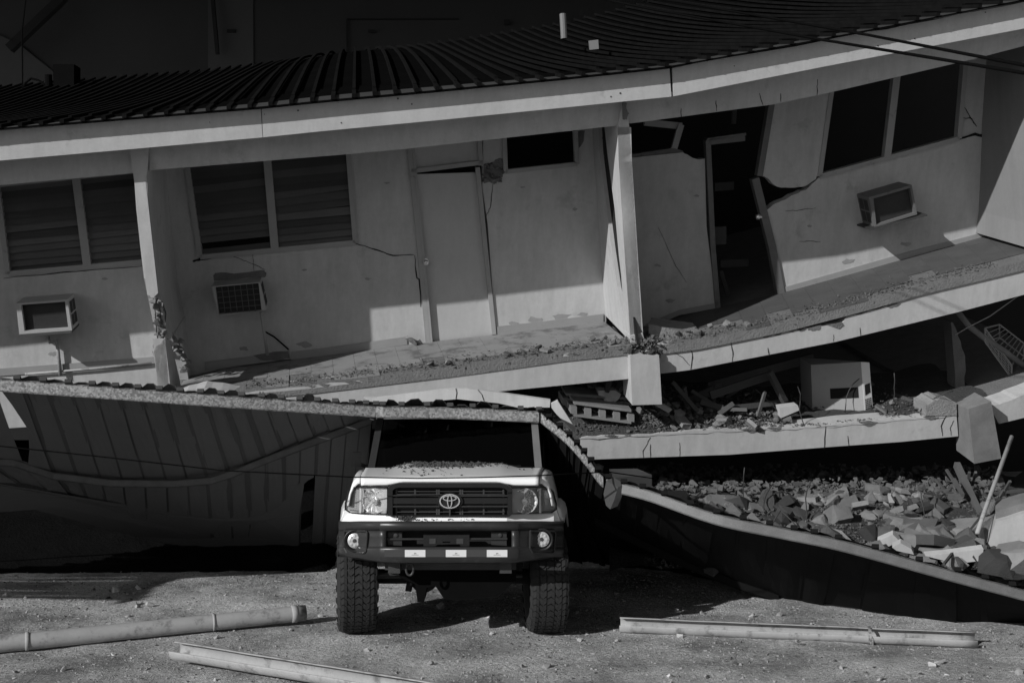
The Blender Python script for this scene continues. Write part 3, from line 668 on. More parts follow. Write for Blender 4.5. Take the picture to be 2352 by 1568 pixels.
slab('broken_plaster', cj(k('H', (1015, 450), (1040, 430), (1200, 436), (1380, 412), (1475, 405), (1490, 440), (1470, 470), (1020, 500)), 2, 3, 44), -.004, .01, M['concrete'], B)
def pipe(name, label, pts, r, m, cat='pipe', n=10, w=None):
    b = MB(); b.tube(pts, r, n); return tag(b.build(name, m, None, True), label, cat)
pipe('drain_pipe', 'thin white drain pipe under the unit beside the torn column', [W(*k1(3, *p), -.05) for p in ((285, 1190), (300, 1225), (335, 1215), (345, 1260), (362, 1420))], .02, M['pvc'])
pipe('drain_pipe', 'grey drain pipe running down from the guarded unit', [W(*k1('H', *p), -.16) for p in ((1440, 780), (1452, 840), (1470, 960), (1500, 1165))], .018, M['frame'])
pipe('drain_hose', 'thin black hose slanting down beside the grey drain pipe', [W(*k1('H', *p), -.03) for p in ((1480, 955), (1560, 1000), (1640, 1070), (1690, 1115))], .009, M['cable'], 'hose')
pipe('wall_conduit', 'slim white pipe along the foot of the wall behind the canopy', [W(*k1(3, *p), -.04) for p in ((150, 1412), (560, 1380), (905, 1346))], .012, M['pvc'])
slab('broken_plaster', cj(k('H', (1375, 1168), (1500, 1150), (1690, 1130), (1700, 1190), (1580, 1215), (1440, 1210)), 2, 3, 45), -.016, .01, M['concrete'], B)
b = MB(); b.chunk(W(*k1(5, 455, 1125), -.1), .2, 5, .5); b.chunk(W(*k1(5, 490, 1140), -.1), .12, 6, .5); b.build('broken_lump', M['rubble'], B)

# ------------------------------------------------------------------ fallen carport canopy (hangs over the truck, both wings on the ground)
CN = thing('fallen_canopy', 'collapsed metal carport roof draped over the truck, galvanised edge purlins, both wings sagging', 'canopy', (0, 11, 0))
def rowcurve(ctrl, s):
    n = len(ctrl) - 1; x = max(0, min(.9999, s)) * n; i = int(x); t = x - i
    g = lambda j: Vector(ctrl[max(0, min(n, j))])
    p0, p1, p2, p3 = g(i - 1), g(i), g(i + 1), g(i + 2)
    q = .5 * ((2 * p1) + (p2 - p0) * t + (2 * p0 - 5 * p1 + 4 * p2 - p3) * t * t + (3 * p1 - p0 - 3 * p2 + p3) * t ** 3)
    return q
def canopy(cols, nst, seed, skip=(), tear=None, wav=.03, sm='sheet', notch=None, gp=.05):
    rnd = random.Random(seed)
    rows = [[tuple(U(*c[r])) for c in cols] for r in range(len(cols[0]))]
    nr = len(rows); TT = [0, .25, .5, .75, 1.0]
    def pt(s, v):                      # v runs over the rows
        i = min(nr - 2, int(v)); t = v - i
        return rowcurve(rows[i], s).lerp(rowcurve(rows[i + 1], s), t)
    vs_ = [r_ + t for r_ in range(nr - 1) for t in TT[:-1]] + [nr - 1]
    for i in range(nst):
        s0, s1 = (i + gp) / nst, (i + 1 - gp) / nst
        if i in skip: continue
        v = []; f = []; dz = rnd.uniform(-.012, .012); hump = rnd.uniform(.2, 1) * wav
        for q in vs_:
            for m_ in range(4):
                s = lerp(s0, s1, m_ / 3)
                if tear and i == tear[0] and q > tear[2]: s = lerp(s0, s1 - min(.93, (q - tear[2]) * tear[1]) * (1 / nst) / (s1 - s0), m_ / 3)
                if notch == i and .1 < q < .9: s = lerp(s0 + .62 / nst * math.sin(math.pi * (q - .1) / .8), s1, m_ / 3)
                p = pt(s, q) + Vector((0, 0, dz + hump * math.sin(math.pi * m_ / 3) * max(0, 1 - q * 3)))
                p += Vector((0, 0, 1)) * noise.noise(Vector((s * 30, q * 3, seed))) * .02
                v.append(p)
        n = len(v); nv = len(vs_)
        up = Vector((0, .0025, .0035)); v2 = [p + up for p in v]
        for a in range(nv - 1):
            for m_ in range(3):
                f.append((a * 4 + m_, a * 4 + m_ + 1, (a + 1) * 4 + m_ + 1, (a + 1) * 4 + m_)); f.append(tuple(n + j for j in reversed(f[-1])))
        for m_ in range(3): f.append((m_, m_ + 1, n + m_ + 1, n + m_)); e = (nv - 1) * 4; f.append((e + m_, e + m_ + 1, n + e + m_ + 1, n + e + m_))
        for a in range(nv - 1): f.append((a * 4, (a + 1) * 4, n + (a + 1) * 4, n + a * 4)); f.append((a * 4 + 3, (a + 1) * 4 + 3, n + (a + 1) * 4 + 3, n + a * 4 + 3))
        mk('roof_sheet', v + v2, f, M[sm], CN)
    for i in range(nst + 1):
        s = i / nst; b = MB(); pts = [pt(min(.9999, s), q) + Vector((0, .004, .022)) for q in vs_]
        pts[0] = pts[0] + Vector((0, -.05, .005))
        if notch == i: pts = pts[4:]
        if tear and i == tear[0] + 1: pts = pts[:int(tear[2] * 4) + 1]
        for a, c in zip(pts, pts[1:]): b.bar(a, c, .05, .03)
        b.build('sheet_rib', M['apron'] if sm == 'sheet' else M[sm], CN)  # ribs coloured darker than the sheet to imitate shaded slots
    return rows, pt
def purlin(name, P_, h, th, label=None, off=Vector((0, 0, 0)), m='galv'):
    b = MB()
    for a, c in zip(P_, P_[1:]):
        a = a + off; c = c + off; q = [a, c, c - Vector((0, 0, h)), a - Vector((0, 0, h))]
        b.hexa(q, [p + Vector((0, .012, 0)) for p in q])
        q = [a, c, c + Vector((0, th, 0)), a + Vector((0, th, 0))]; b.hexa(q, [p - Vector((0, 0, .01)) for p in q])
        q = [p - Vector((0, 0, h)) for p in q]; b.hexa(q, [p + Vector((0, 0, .01)) for p in q])
    o = b.build(name, M[m], CN)
    if label: o['label'] = label
    return o
L_cols = [((-1750, 755, 6.7), (-1450, 1060, 8.4), (-1250, 1310, 10.4)),  # unseen end columns pulled forward to cast the near ground shadow
          ((-1250, 785, 7.8), (-1060, 1060, 9.3), (-920, 1290, 11.2)),
          ((-700, 818, 8.3), (-600, 1060, 9.8), (-560, 1100, 10.1)),
          ((-380, 843, 8.8), (-300, 1060, 10.25), (-260, 1090, 10.5)),
          ((-20, 868, 9.1), (60, 1078, 10.54), (110, 1125, 11.0)),
          ((256, 888, 9.25), (320, 1105, 10.75), (330, 1235, 12.1)),
          ((487, 905, 9.4), (545, 1085, 10.8), (560, 1290, 12.6)),
          ((700, 920, 9.6), (735, 1010, 10.8), (720, 1300, 12.6)),
          ((865, 931, 9.8), (872, 962, 10.8), (835, 1260, 12.6))]
rL, ptL = canopy(L_cols, 38, 3, tear=(32, .9, 1.3), notch=19, wav=.05)
mid_cols = [((880, 932, 9.8), (890, 955, 11.2)), ((1000, 934, 9.88), (1010, 954, 11.3)), ((1120, 938, 9.92), (1125, 958, 11.3)), ((1238, 944, 9.95), (1235, 965, 11.3))]
rM, ptM = canopy(mid_cols, 7, 5, wav=.07)
R_cols = [((1242, 945, 9.95), (1262, 1120, 10.9), (1270, 1285, 11.9)),
          ((1300, 992, 9.7), (1300, 1155, 10.75), (1330, 1290, 11.9)),
          ((1345, 1042, 9.5), (1330, 1175, 10.6), (1380, 1295, 11.9)),
          ((1392, 1095, 9.2), (1372, 1190, 10.4), (1420, 1300, 11.8)),
          ((1494, 1126, 8.95), (1480, 1245, 10.5), (1520, 1310, 11.6)),
          ((1644, 1178, 8.75), (1620, 1307, 10.6), (1640, 1330, 11.2)),
          ((1800, 1211, 8.7), (1786, 1366, 10.7), (1790, 1368, 10.74)),
          ((1937, 1240, 8.7), (1905, 1388, 10.3), (1908, 1390, 10.33)),
          ((2180, 1307, 8.8), (2180, 1424, 9.78), (2182, 1426, 9.8)),
          ((2352, 1353, 8.9), (2352, 1430, 9.72), (2354, 1431, 9.74)),
          ((2640, 1432, 9.0), (2640, 1448, 9.4), (2642, 1449, 9.42))]
rR, ptR = canopy(R_cols, 26, 9, sm='sheetshade', gp=0.0)
pl = [ptL(i / 60, 0) for i in range(61)] + [ptM(i / 20, 0) for i in range(21)]
purlin('edge_purlin', pl, .098, .05, 'long galvanised edge purlin running over the truck', Vector((0, -.02, .0)))
pr = [ptR(s / 40 * .29, 0) for s in range(41)]
purlin('edge_purlin', pr, .085, .05, 'bent pale purlin dropping steeply beside the truck', Vector((0, -.02, -.01)))
pr = [ptR(.30 + i / 50 * .70, 0) for i in range(51)]
purlin('edge_purlin', pr, .085, .05, 'galvanised purlin sloping down to the ground beyond the truck', Vector((0, -.02, 0)), 'galvmid')
p2 = [U(*q) for q in ((-300, 1045, 10.1), (37, 1060, 10.42), (128, 1090, 10.6), (256, 1106, 10.68), (400, 1108, 10.74), (487, 1101, 10.76), (540, 1084, 10.72), (623, 1050, 10.7), (740, 1006, 10.66), (861, 961, 10.6))]
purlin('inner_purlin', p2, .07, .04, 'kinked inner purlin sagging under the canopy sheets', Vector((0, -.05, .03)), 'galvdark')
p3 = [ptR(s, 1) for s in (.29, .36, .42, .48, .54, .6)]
purlin('inner_purlin', p3, .08, .04, 'second purlin sloping to the ground inside the fallen wing', Vector((0, -.05, .02)), 'sheetshade')
# torn sheet flaps at the kink
for pts, d in ((k('J', (640, 1190), (700, 1200), (690, 1310), (640, 1270)), 9.5), (k('J', (720, 1230), (840, 1300), (800, 1440), (760, 1530), (715, 1490), (690, 1370)), 9.05), (k('J', (560, 1080), (620, 1110), (600, 1200), (530, 1150)), 9.7)):
    o = dslab('torn_flap', pts, d, (.06, .03, .02), M['sheet'], CN)
# fallen end sheet at the far edge
b = MB(); b.prism([[U(*p) for p in ((-160, 880, 9.8), (0, 905, 9.9), (18, 968, 10.2), (77, 1043, 10.6), (132, 1098, 10.8), (170, 1150, 11.1), (20, 1330, 11.4), (-160, 1330, 11.0))]], (0, .006, .006))
# struts inside
b = MB(); b.bar(U(875, 1000, 10.9), U(985, 990, 11.2), .03, .03); b.bar(U(*k1(1, 1160, 195), 10.7), U(*k1(1, 1410, 345), 10.3), .02, .02); b.build('brace_bar', M['steel'], CN)

tag(dslab('pale_board', [(596, 1120), (655, 1112), (668, 1248), (606, 1252)], 12.4, (0, .03, .01), mat('pale_board_paint', .8, .1, 3, .7, .05)), 'pale board glimpsed through the tear in the canopy', 'board')
# white broken boards on the canopy edge
def board(label, pts, d, th=.03, m=None, cracks=()):
    o = dslab('broken_board', cj(pts, .6, 2, 3), d, (0, th, .01), m or M['plaster']); tag(o, label, 'board', 'broken white boards on the canopy'); return o
board('long white broken board lying along the canopy edge above the truck', k(1, (380, 60), (460, 62), (930, 4), (1066, 12), (1495, 74), (1492, 118), (1300, 118), (1180, 92), (940, 68), (800, 82), (560, 92), (440, 96)), 10.6)
board('white pointed board fragment standing beside the steep purlin', k('J', (143, 432), (210, 397), (398, 690), (388, 732), (200, 540), (146, 470)), 10.2)
b = MB(); 
for pts in (k(1, (930, 4), (936, 30), (930, 66)), k(1, (1062, 12), (1085, 40), (1098, 78))):
    for a, c in zip(pts, pts[1:]): b.bar(U(*a, 10.597), U(*c, 10.597), .008, .004)
tag(b.build('crack', M['crack'], bpy.data.objects['broken_board']))

# ------------------------------------------------------------------ the truck
XC, Y0 = -0.468, 8.70
T = thing('pickup_truck', 'white off road truck with black grille and dark bumper, pinned under the canopy', 'truck', (XC, Y0 + .75, 0))
def cp(h, cy, y):                        # h: offset from the truck's centre and cy: height, both in grille crop pixels, y: metres behind the bumper face
    d = Y0 + y; sy = 1850 + cy / 2.352
    return Vector((XC + h / 2.352 * d / 4702, d, CZ - (sy - 1306) * d / 4702))
def cprism(name, pts, y, th, m, parent, smooth=False, holes=()):
    b = MB(); b.prism([[cp(h, c, y) for h, c in lp] for lp in [pts, *holes]], (0, th, 0)); return b.build(name, m, parent, smooth)
def loft(name, secs, m, parent, smooth=True, thick=None):
    n = len(secs[0]); v = [p for s in secs for p in s]
    f = [(i * n + j, i * n + j + 1, (i + 1) * n + j + 1, (i + 1) * n + j) for i in range(len(secs) - 1) for j in range(n - 1)]
    o = mk(name, v, f, m, parent, smooth)
    if thick:
        so = o.modifiers.new('solid', 'SOLIDIFY'); so.thickness = thick; so.offset = -1
    return o
def mir(pts): return [(-h, c) for h, c in pts][::-1]
# hood -------------------------------------------------------------------
hs = [-835, -800, -600, -520, -440, -200, 0, 200, 440, 520, 600, 800, 835]
def hood_row(y, side, mid, scale=1.0):
    out = []
    for h in hs:
        a = abs(h); t = 0 if a >= 600 else (1 if a <= 440 else (600 - a) / 160)
        out.append(cp(h * scale, lerp(side, mid, t * t * (3 - 2 * t)), y))
    return out
hood = loft('hood', [hood_row(.135, 216, 184), hood_row(.128, 200, 176), hood_row(.14, 150, 146), hood_row(.165, 136, 134), hood_row(.24, 122, 116), hood_row(.42, 96, 76), hood_row(.62, 70, 40), hood_row(.84, 48, 6), hood_row(.88, 46, 4), hood_row(.9, 54, 14)], M['paint'], T, thick=.012)
# fenders ------------------------------------------------------------------
for s in (-1, 1):
    secs = []
    for y, ti, to, top, ob, sc in ((.20, 838, 905, 200, 232, 1), (.22, 838, 912, 150, 232, 1), (.28, 838, 918, 138, 235, 1), (.42, 838, 925, 112, 250, 1), (.62, 838, 925, 88, 240, 1), (.9, 838, 925, 66, 215, 1)):
        cur = [cp(s * ti, top - 2, y), cp(s * (ti + 25), top - 6, y), cp(s * (to - 30), top + 2, y), cp(s * (to - 8), top + 22, y), cp(s * (to + 10), (top + ob) / 2 + 10, y), cp(s * (to + 40), ob + 60, y), cp(s * (to + 60), ob + 170, y)]
        secs.append(cur)
    loft('fender', secs, M['paint'], T, thick=.012)
    # lower fender in front of the wheel and arch lip
    loft('fender_front', [[cp(s * 975, 400, .32), cp(s * 1010, 440, .36), cp(s * 1040, 545, .38)], [cp(s * 985, 400, .5), cp(s * 1030, 440, .5), cp(s * 1058, 560, .5)], [cp(s * 985, 330, .8), cp(s * 1035, 360, .8), cp(s * 1060, 420, .8)], [cp(s * 985, 330, 1.15), cp(s * 1030, 380, 1.15), cp(s * 1060, 600, 1.15)]], M['paint'], T, thick=.012)
    b = MB(); c = Vector((XC + s * .80, Y0 + .78, .44))
    arc = [c + Vector((0, math.cos(a) * .50, math.sin(a) * .52)) for a in [2.2 * i / 14 for i in range(15)]]
    for p, q in zip(arc, arc[1:]): b.hexa([p, q, q + Vector((s * .06, 0, -.02)), p + Vector((s * .06, 0, -.02))], [p * 1 + Vector((0, 0, .02)), q + Vector((0, 0, .02)), q + Vector((s * .06, 0, .0)), p + Vector((s * .06, 0, .0))])
    b.build('arch_flare', M['plastic'], T)
# white nose panel round the lamps and grille
nose = MB()
outer = [(-1026, 545), (-1005, 478), (-960, 300), (-915, 216), (-835, 216), (-600, 216), (-540, 190), (540, 190), (600, 216), (835, 216), (915, 216), (960, 300), (1005, 478), (1026, 545)]
nose.prism([[cp(h, c, .17 + .16 * max(0, (abs(h) - 500) / 530) ** 2) for h, c in outer]], (0, .05, 0)); nose.build('nose_panel', M['paint'], T)
val = MB(); vt = [(-1030, 545, .33), (-970, 480, .28), (-600, 486, .14), (-540, 512, .11), (0, 516, .09), (540, 512, .11), (600, 486, .14), (970, 480, .28), (1030, 545, .33)]
vb = [(-1030, 552, .33), (-970, 552, .26), (-600, 552, .12), (-540, 552, .09), (0, 552, .07), (540, 552, .09), (600, 552, .12), (970, 552, .26), (1030, 552, .33)]
loft('valance', [[cp(h, c, y) for h, c, y in vt], [cp(h, c, y) for h, c, y in vb]], M['paint'], T, smooth=False, thick=.02)
# grille ---------------------------------------------------------------------
gout = [(-582, 240), (-540, 205), (-475, 189), (475, 189), (540, 205), (592, 240), (592, 482), (560, 506), (-545, 508), (-582, 494)]
gin = [(-535, 262), (-515, 240), (-470, 232), (470, 232), (515, 240), (548, 262), (548, 492), (-535, 494)]
gr = cprism('grille', gout, .085, .06, M['plastic'], T, holes=[gin[::-1]])
b = MB(); b.prism([[cp(h, c, .14) for h, c in gin]], (0, .02, 0)); b.build('radiator', M['dark'], gr)
for cy, hh in ((310, 14), (410, 14)):
    for h0, h1 in ((-535, -95), (100, 548)):
        b = MB(); b.prism([[cp(h0, cy - hh / 2, .088), cp(h1, cy - hh / 2, .088), cp(h1, cy + hh / 2, .088), cp(h0, cy + hh / 2, .088)]], (0, .03, 0)); b.build('grille_bar', M['bumper'], gr)
for h0, h1 in ((-533, -108), (132, 546)):
    b = MB(); b.prism([[cp(h0, 330, .092), cp(h1, 330, .092), cp(h1, 386, .092), cp(h0, 386, .092)]], (0, .03, 0)); b.build('grille_bar', M['plastic'], gr)
b = MB()
for hy in (268, 296, 428, 462): b.bar(cp(-500, hy, .12), cp(505, hy, .12), .012, .005)
for h in (-500, -325, -120, -100, 100, 120, 320, 505): b.bar(cp(h, 250, .12), cp(h, 490, .12), .005, .012)
b.bar(cp(4, 430, .1), cp(4, 500, .1), .04, .01); b.build('grille_mesh', M['steel'], gr)
def ell(cx_, cy_, rx, ry, y, n=48): return [cp(cx_ + rx * math.cos(2 * math.pi * i / n), cy_ + ry * math.sin(2 * math.pi * i / n), y) for i in range(n)]
b = MB(); b.prism([ell(5, 361, 121, 78, .078)], (0, .04, 0)); em = b.build('emblem_plate', M['plastic'], gr)
def ring(cx_, cy_, rx, ry, w, y, m='chrome'):
    b = MB(); b.prism([ell(cx_, cy_, rx, ry, y), ell(cx_, cy_, rx - w, ry - w * .8, y)[::-1]], (0, .012, 0)); return b.build('emblem_ring', M[m], em)
ring(4, 361, 97, 69, 12, .066); ring(4, 333, 66, 27, 10, .064); ring(4, 361, 25, 62, 10, .062)
# headlamps ---------------------------------------------------------------------
M['amber'] = mat('indicator_lens', .3, .05, 6, .25, .2, 90, spec=.6)
M['lampgrey'] = mat('lamp_housing', .5, .08, 8, .3, 0, metal=.15)
for s in (-1, 1):
    out = [(-588, 238), (-860, 226), (-930, 232), (-972, 275), (-998, 380), (-1000, 440), (-955, 470), (-850, 474), (-588, 482)]
    if s > 0: out = [(-h, c) for h, c in out][::-1]
    yy = lambda h: .092 + .2 * max(0, (abs(h) - 600) / 400) ** 1.5
    hb = MB(); hb.prism([[cp(h, c, yy(h) + .028) for h, c in out]], (0, .01, 0)); hl = hb.build('headlight', M['lampgrey'], T)
    # rim of the housing
    b = MB(); P1 = [cp(h, c, yy(h)) for h, c in out]; P2 = [cp(h * .985 - 0, lerp(c, 356, .04), yy(h) + .004) for h, c in out]; n = len(out)
    b.add(P1 + P2 + [p + Vector((0, .04, 0)) for p in P1], [(i, (i + 1) % n, n + (i + 1) % n, n + i) for i in range(n)] + [(i, (i + 1) % n, 2 * n + (i + 1) % n, 2 * n + i) for i in range(n)]); b.build('lamp_rim', M['plastic'], hl)
    # bowl with flutes
    cx_ = s * 705; ry = yy(cx_); b = MB(); n = 40; c0 = cp(cx_, 360, ry + .024); v = []; prof = [(.0, .033), (.02, .032), (.045, .026), (.07, .015), (.088, .003), (.094, -.004), (.097, 0)]
    for r, t_ in prof:
        for j in range(n):
            a = 2 * math.pi * j / n; fl = .0035 * (1 if int((r * math.cos(a) + 1) / .0075) % 2 else -1) * (r > .03); v.append(c0 + Vector((r * math.cos(a), t_ + fl - .0, r * math.sin(a))))
    b.add(v, [(i * n + j, i * n + (j + 1) % n, (i + 1) * n + (j + 1) % n, (i + 1) * n + j) for i in range(len(prof) - 1) for j in range(n)]); b.build('reflector_bowl', M['reflector'], hl)
    b = MB(); b.lathe(c0 + Vector((0, .03, 0)), (0, -1, 0), [(.028, 0), (.03, .02), (.022, .04), (.02, .055), (0, .058)], 20); b.build('bulb_cap', M['chrome'], hl)
    # indicator
    ind = [(-858, 250), (-925, 250), (-955, 300), (-965, 440), (-858, 448)]
    if s > 0: ind = [(-h, c) for h, c in ind][::-1]
    b = MB(); b.prism([[cp(h, c, yy(h) + .012) for h, c in ind]], (0, .02, 0)); b.build('indicator', M['amber'], hl)
    b = MB()
    for i in range(9): b.bar(cp(s * (-1) * -885, 270 + i * 19, yy(885) + .008), cp(s * 940, 270 + i * 19, yy(940) + .008), .004, .004)
    b.build('indicator_flute', M['reflector'], hl)
    b = MB(); b.bar(cp(s * 838, 240, yy(838) + .01), cp(s * 842, 470, yy(842) + .01), .016, .02); b.build('lamp_divider', M['reflector'], hl)
    b = MB(); v = []; rows_ = 10
    for i in range(rows_ + 1):
        t_ = i / rows_; h = lerp(-590, -998, t_)
        top = interp([(p[0], p[1]) for p in sorted([(-588, 238), (-860, 226), (-930, 232), (-972, 275), (-998, 380)])], h); bot = interp([(p[0], p[1]) for p in sorted([(-588, 482), (-850, 474), (-955, 470), (-998, 440)])], h)
        for j in range(5): v.append(cp(h * -s, lerp(top, bot, j / 4), yy(h) - .004 - .008 * math.sin(math.pi * j / 4)))
    b.add(v, [(i * 5 + j, i * 5 + j + 1, (i + 1) * 5 + j + 1, (i + 1) * 5 + j) for i in range(rows_) for j in range(4)]); b.build('lamp_lens', M['glass'], hl, True)
# bumper ----------------------------------------------------------------------------
yb = lambda h: 0 if abs(h) < 655 else .02 + .30 * ((abs(h) - 655) / 405) ** 1.6
prof_h = [-1060, -1050, -1020, -960, -860, -760, -660, -640, -400, 0, 400, 640, 660, 760, 860, 960, 1020, 1050, 1060]
def brow(topf, dy, hx=1.0): return [cp(h * hx, topf(abs(h)), yb(h) + dy) for h in prof_h]
botf = lambda a: 948 if a < 500 else lerp(948, 870, ((a - 500) / 560) ** 1.5)
BU = thing  # noqa
secs = [brow(lambda a: 546, .10), brow(lambda a: 550, .03), brow(lambda a: 575, .0), brow(lambda a: 640 if a > 0 else 640, .012)]
upper = loft('bumper', secs, M['bumper'], T, smooth=True, thick=.015)
for s in (-1, 1):
    hh = [p for p in prof_h if (p * s) >= 585] if s > 0 else [p for p in prof_h if p <= -585]
    hh = sorted(set([abs(p) for p in hh] + [590]))
    loft('bumper_end', [[cp(s * h, c, yb(h) + dy) for h in hh] for c, dy in ((636, .012), (700, .014), (780, .012), (800, .006))], M['bumper'], upper, thick=.015)
low = [[cp(h, c if a_ else lerp(c, 0, 0), yb(h) + dy) for h in prof_h] for c, dy, a_ in ((790, .008, 1), (815, .0, 1), (885, .0, 1))]
low += [[cp(h, botf(abs(h)) - 14, yb(h) + .012) for h in prof_h], [cp(h * .99, botf(abs(h)), yb(h) + .05) for h in prof_h]]
loft('bumper_lower', low, M['bumper'], upper, thick=.015)
b = MB(); b.prism([[cp(h, c, .16) for h, c in ((-600, 630), (600, 630), (600, 800), (-600, 800))]], (0, .02, 0)); b.build('bumper_recess', M['dark'], upper)
b = MB(); b.bar(cp(-585, 715, .05), cp(548, 712, .05), .02, .012); b.build('recess_bar', M['bumper'], upper)
for h0, h1 in ((-580, -445), (395, 540)):
    b = MB(); b.prism([[cp(h0, 655, .06), cp(h1, 655, .06), cp(h1, 780, .06), cp(h0, 770, .06)]], (0, .02, 0)); b.build('mounting_plate', M['bumper'], upper)
    b = MB(); b.lathe(cp((h0 + h1) / 2 + 10, 678, .055), (0, -1, 0), [(.014, 0), (.014, .006), (0, .007)], 12); b.build('bolt', M['steel'], upper)
b = MB(); b.prism([[cp(h, c, .03) for h, c in ((-240, 680), (192, 678), (192, 785), (110, 785), (100, 765), (60, 765), (-110, 768), (-130, 785), (-240, 785))], [cp(h, c, .03) for h, c in ((-60, 725), (-60, 752), (12, 752), (12, 725))]], (0, .02, 0)); b.build('plate_bracket', M['plastic'], upper)
b = MB(); b.prism([[cp(h, c, .026) for h, c in ((-185, 712), (-125, 712), (-125, 762), (-185, 762))]], (0, .003, 0)); b.prism([[cp(h, c, .026) for h, c in ((70, 712), (135, 712), (135, 762), (70, 762))]], (0, .003, 0)); b.build('bracket_pad', M['steel'], upper)
M['darksticker'] = mat('dark_reflector', .06, .05, 6, .3, 0)
for h0, h1, m_ in ((-606, -413, 'darksticker'), (-413, -220, 'sticker'), (-220, -28, 'darksticker'), (-28, 165, 'sticker'), (165, 358, 'darksticker'), (358, 551, 'sticker')):
    b = MB(); b.prism([[cp(h0, 818, -.003), cp(h1, 818, -.003), cp(h1, 885, -.003), cp(h0, 885, -.003)]], (0, .0025, 0)); st = b.build('reflector_strip', M[m_], upper)
    if m_ == 'sticker':
        cu = bpy.data.curves.new('mark', 'FONT'); cu.body = '3M'; cu.size = .014; cu.align_x = 'CENTER'; tmp = bpy.data.objects.new('mark', cu); COL.objects.link(tmp)
        me = bpy.data.meshes.new_from_object(tmp.evaluated_get(bpy.context.evaluated_depsgraph_get())); COL.objects.unlink(tmp); bpy.data.objects.remove(tmp)
        p = cp((h0 + h1) / 2, 858, -.0045); me.transform(Matrix.Translation(p - ORG[st]) @ Matrix.Rotation(R(90), 4, 'X')); me.materials.append(M['plastic'])
        o = bpy.data.objects.new('sticker_mark', me); COL.objects.link(o); o.parent = st
        b = MB(); b.bar(p + Vector((-.026, 0, -.006)), p + Vector((.026, 0, -.006)), .001, .002); b.build('sticker_line', M['steel'], st)
# fog lamps in their wells
for s in (-1, 1):
    h0 = s * (892 if s < 0 else 868); c = cp(h0, 733 if s < 0 else 720, yb(h0) - .004)
    b = MB(); b.lathe(c, (0, 1, 0), [(.085, -.006), (.078, -.012), (.068, 0), (.06, .03), (0, .032)], 28); fo = b.build('fog_light', M['plastic'], upper, True)
    b = MB(); b.lathe(c, (0, 1, 0), [(.058, .012), (.056, .0), (.04, -.006), (.018, -.008), (.016, .0), (0, .0)], 28); b.build('fog_lens', M['reflector'], fo)
    b = MB()
    for i in range(8):
        a = math.pi * i / 4; b.lathe(c + Vector((.036 * math.cos(a), -.004, .036 * math.sin(a))), (0, -1, 0), [(.011, 0), (.009, .005), (0, .007)], 8)
    b.build('fog_facet', M['lampgrey'], fo)
    b = MB(); b.lathe(c, (0, -1, 0), [(.014, -.002), (.013, .008), (0, .009)], 10); b.build('fog_bulb', M['steel'], fo)
    b = MB(); ru = [(h0 - 105, 640), (h0 + 110, 640), (h0 + 122, 660), (h0 + 110, 830), (h0 + 90, 848), (h0 - 80, 846), (h0 - 108, 800)]
    for (p, q), (p2_, q2) in zip(ru, ru[1:] + ru[:1]): b.tube([cp(p, q, yb(p) - .002), cp(p2_, q2, yb(p2_) - .002)], .008, 6)
    b.build('fog_surround', M['bumper'], fo)
# wheels ----------------------------------------------------------------------------
def tyre(xc, steer, name='wheel'):
    c = Vector((XC + xc, Y0 + .78, .405)); rot = Matrix.Rotation(steer, 3, 'Z'); Rr, Wd = .405, .30
    w = bpy.data.objects.new(name, None); COL.objects.link(w); w.parent = T; w.location = c - ORG[T]; ORG[w] = c
    b = MB(); ax = rot @ Vector((1, 0, 0)); prof = [(.21, -.11), (.25, -.138), (.31, -.15), (.36, -.147), (.388, -.13), (.394, -.11), (.394, .11), (.388, .13), (.36, .147), (.31, .15), (.25, .138), (.21, .11)]
    b.lathe(c, ax, prof, 56); ty = b.build('tyre', M['rubber'], w, True)
    # tread blocks
    b = MB(); z_ = Vector((0, 0, 1)); f_ = rot @ Vector((0, -1, 0)); nb = 44
    def tp(x, a, r): return c + ax * x + (f_ * math.cos(a) + z_ * math.sin(a)) * r
    for i in range(nb):
        da = 2 * math.pi / nb
        for row, (x0, x1, sk, ph) in enumerate(((-.14, -.09, .5, 0), (-.083, -.035, -.55, .45), (-.028, .028, .5, .1), (.035, .083, -.55, .6), (.09, .14, .5, .2))):
            a0 = (i + ph) * da; a1 = a0 + da * .80; dk = da * sk * .6; rt = .405 if abs(x0 + x1) < .15 else .402
            mx_ = (x0 + x1) / 2
            q = [(x0, a0), (mx_, a0 + dk), (x1, a0), (x1, a1), (mx_, a1 + dk), (x0, a1)]
            top_ = [tp(x, a, rt - (.012 if abs(x) > .12 else 0)) for x, a in q]; bot_ = [tp(x, a, .385) for x, a in q]
            b.add(top_ + bot_, [(0, 1, 4, 5), (1, 2, 3, 4)] + [(j, (j + 1) % 6, 6 + (j + 1) % 6, 6 + j) for j in range(6)])
    for sx in (-1, 1):
        for i in range(nb // 2):
            a0 = i * 2 * da; q = [tp(sx * .136, a0, .392), tp(sx * .136, a0 + da * 1.3, .392), tp(sx * .152, a0 + da * 1.1, .345), tp(sx * .152, a0 + da * .2, .345)]
            b.hexa(q, [p + ax * sx * .006 for p in q])
    b.build('tread', M['rubber'], ty)
    b = MB(); b.lathe(c, ax, [(.215, -.10), (.2, -.085), (.19, -.04), (.06, -.02), (.0, -.02)], 32); b.lathe(c, -ax, [(.215, -.10), (.2, -.085), (.19, -.03), (.06, -.01), (0, -.01)], 32); b.build('rim', M['steel'], w, True)
    return w
tyre(-.785, R(10)); tyre(.735, R(5))
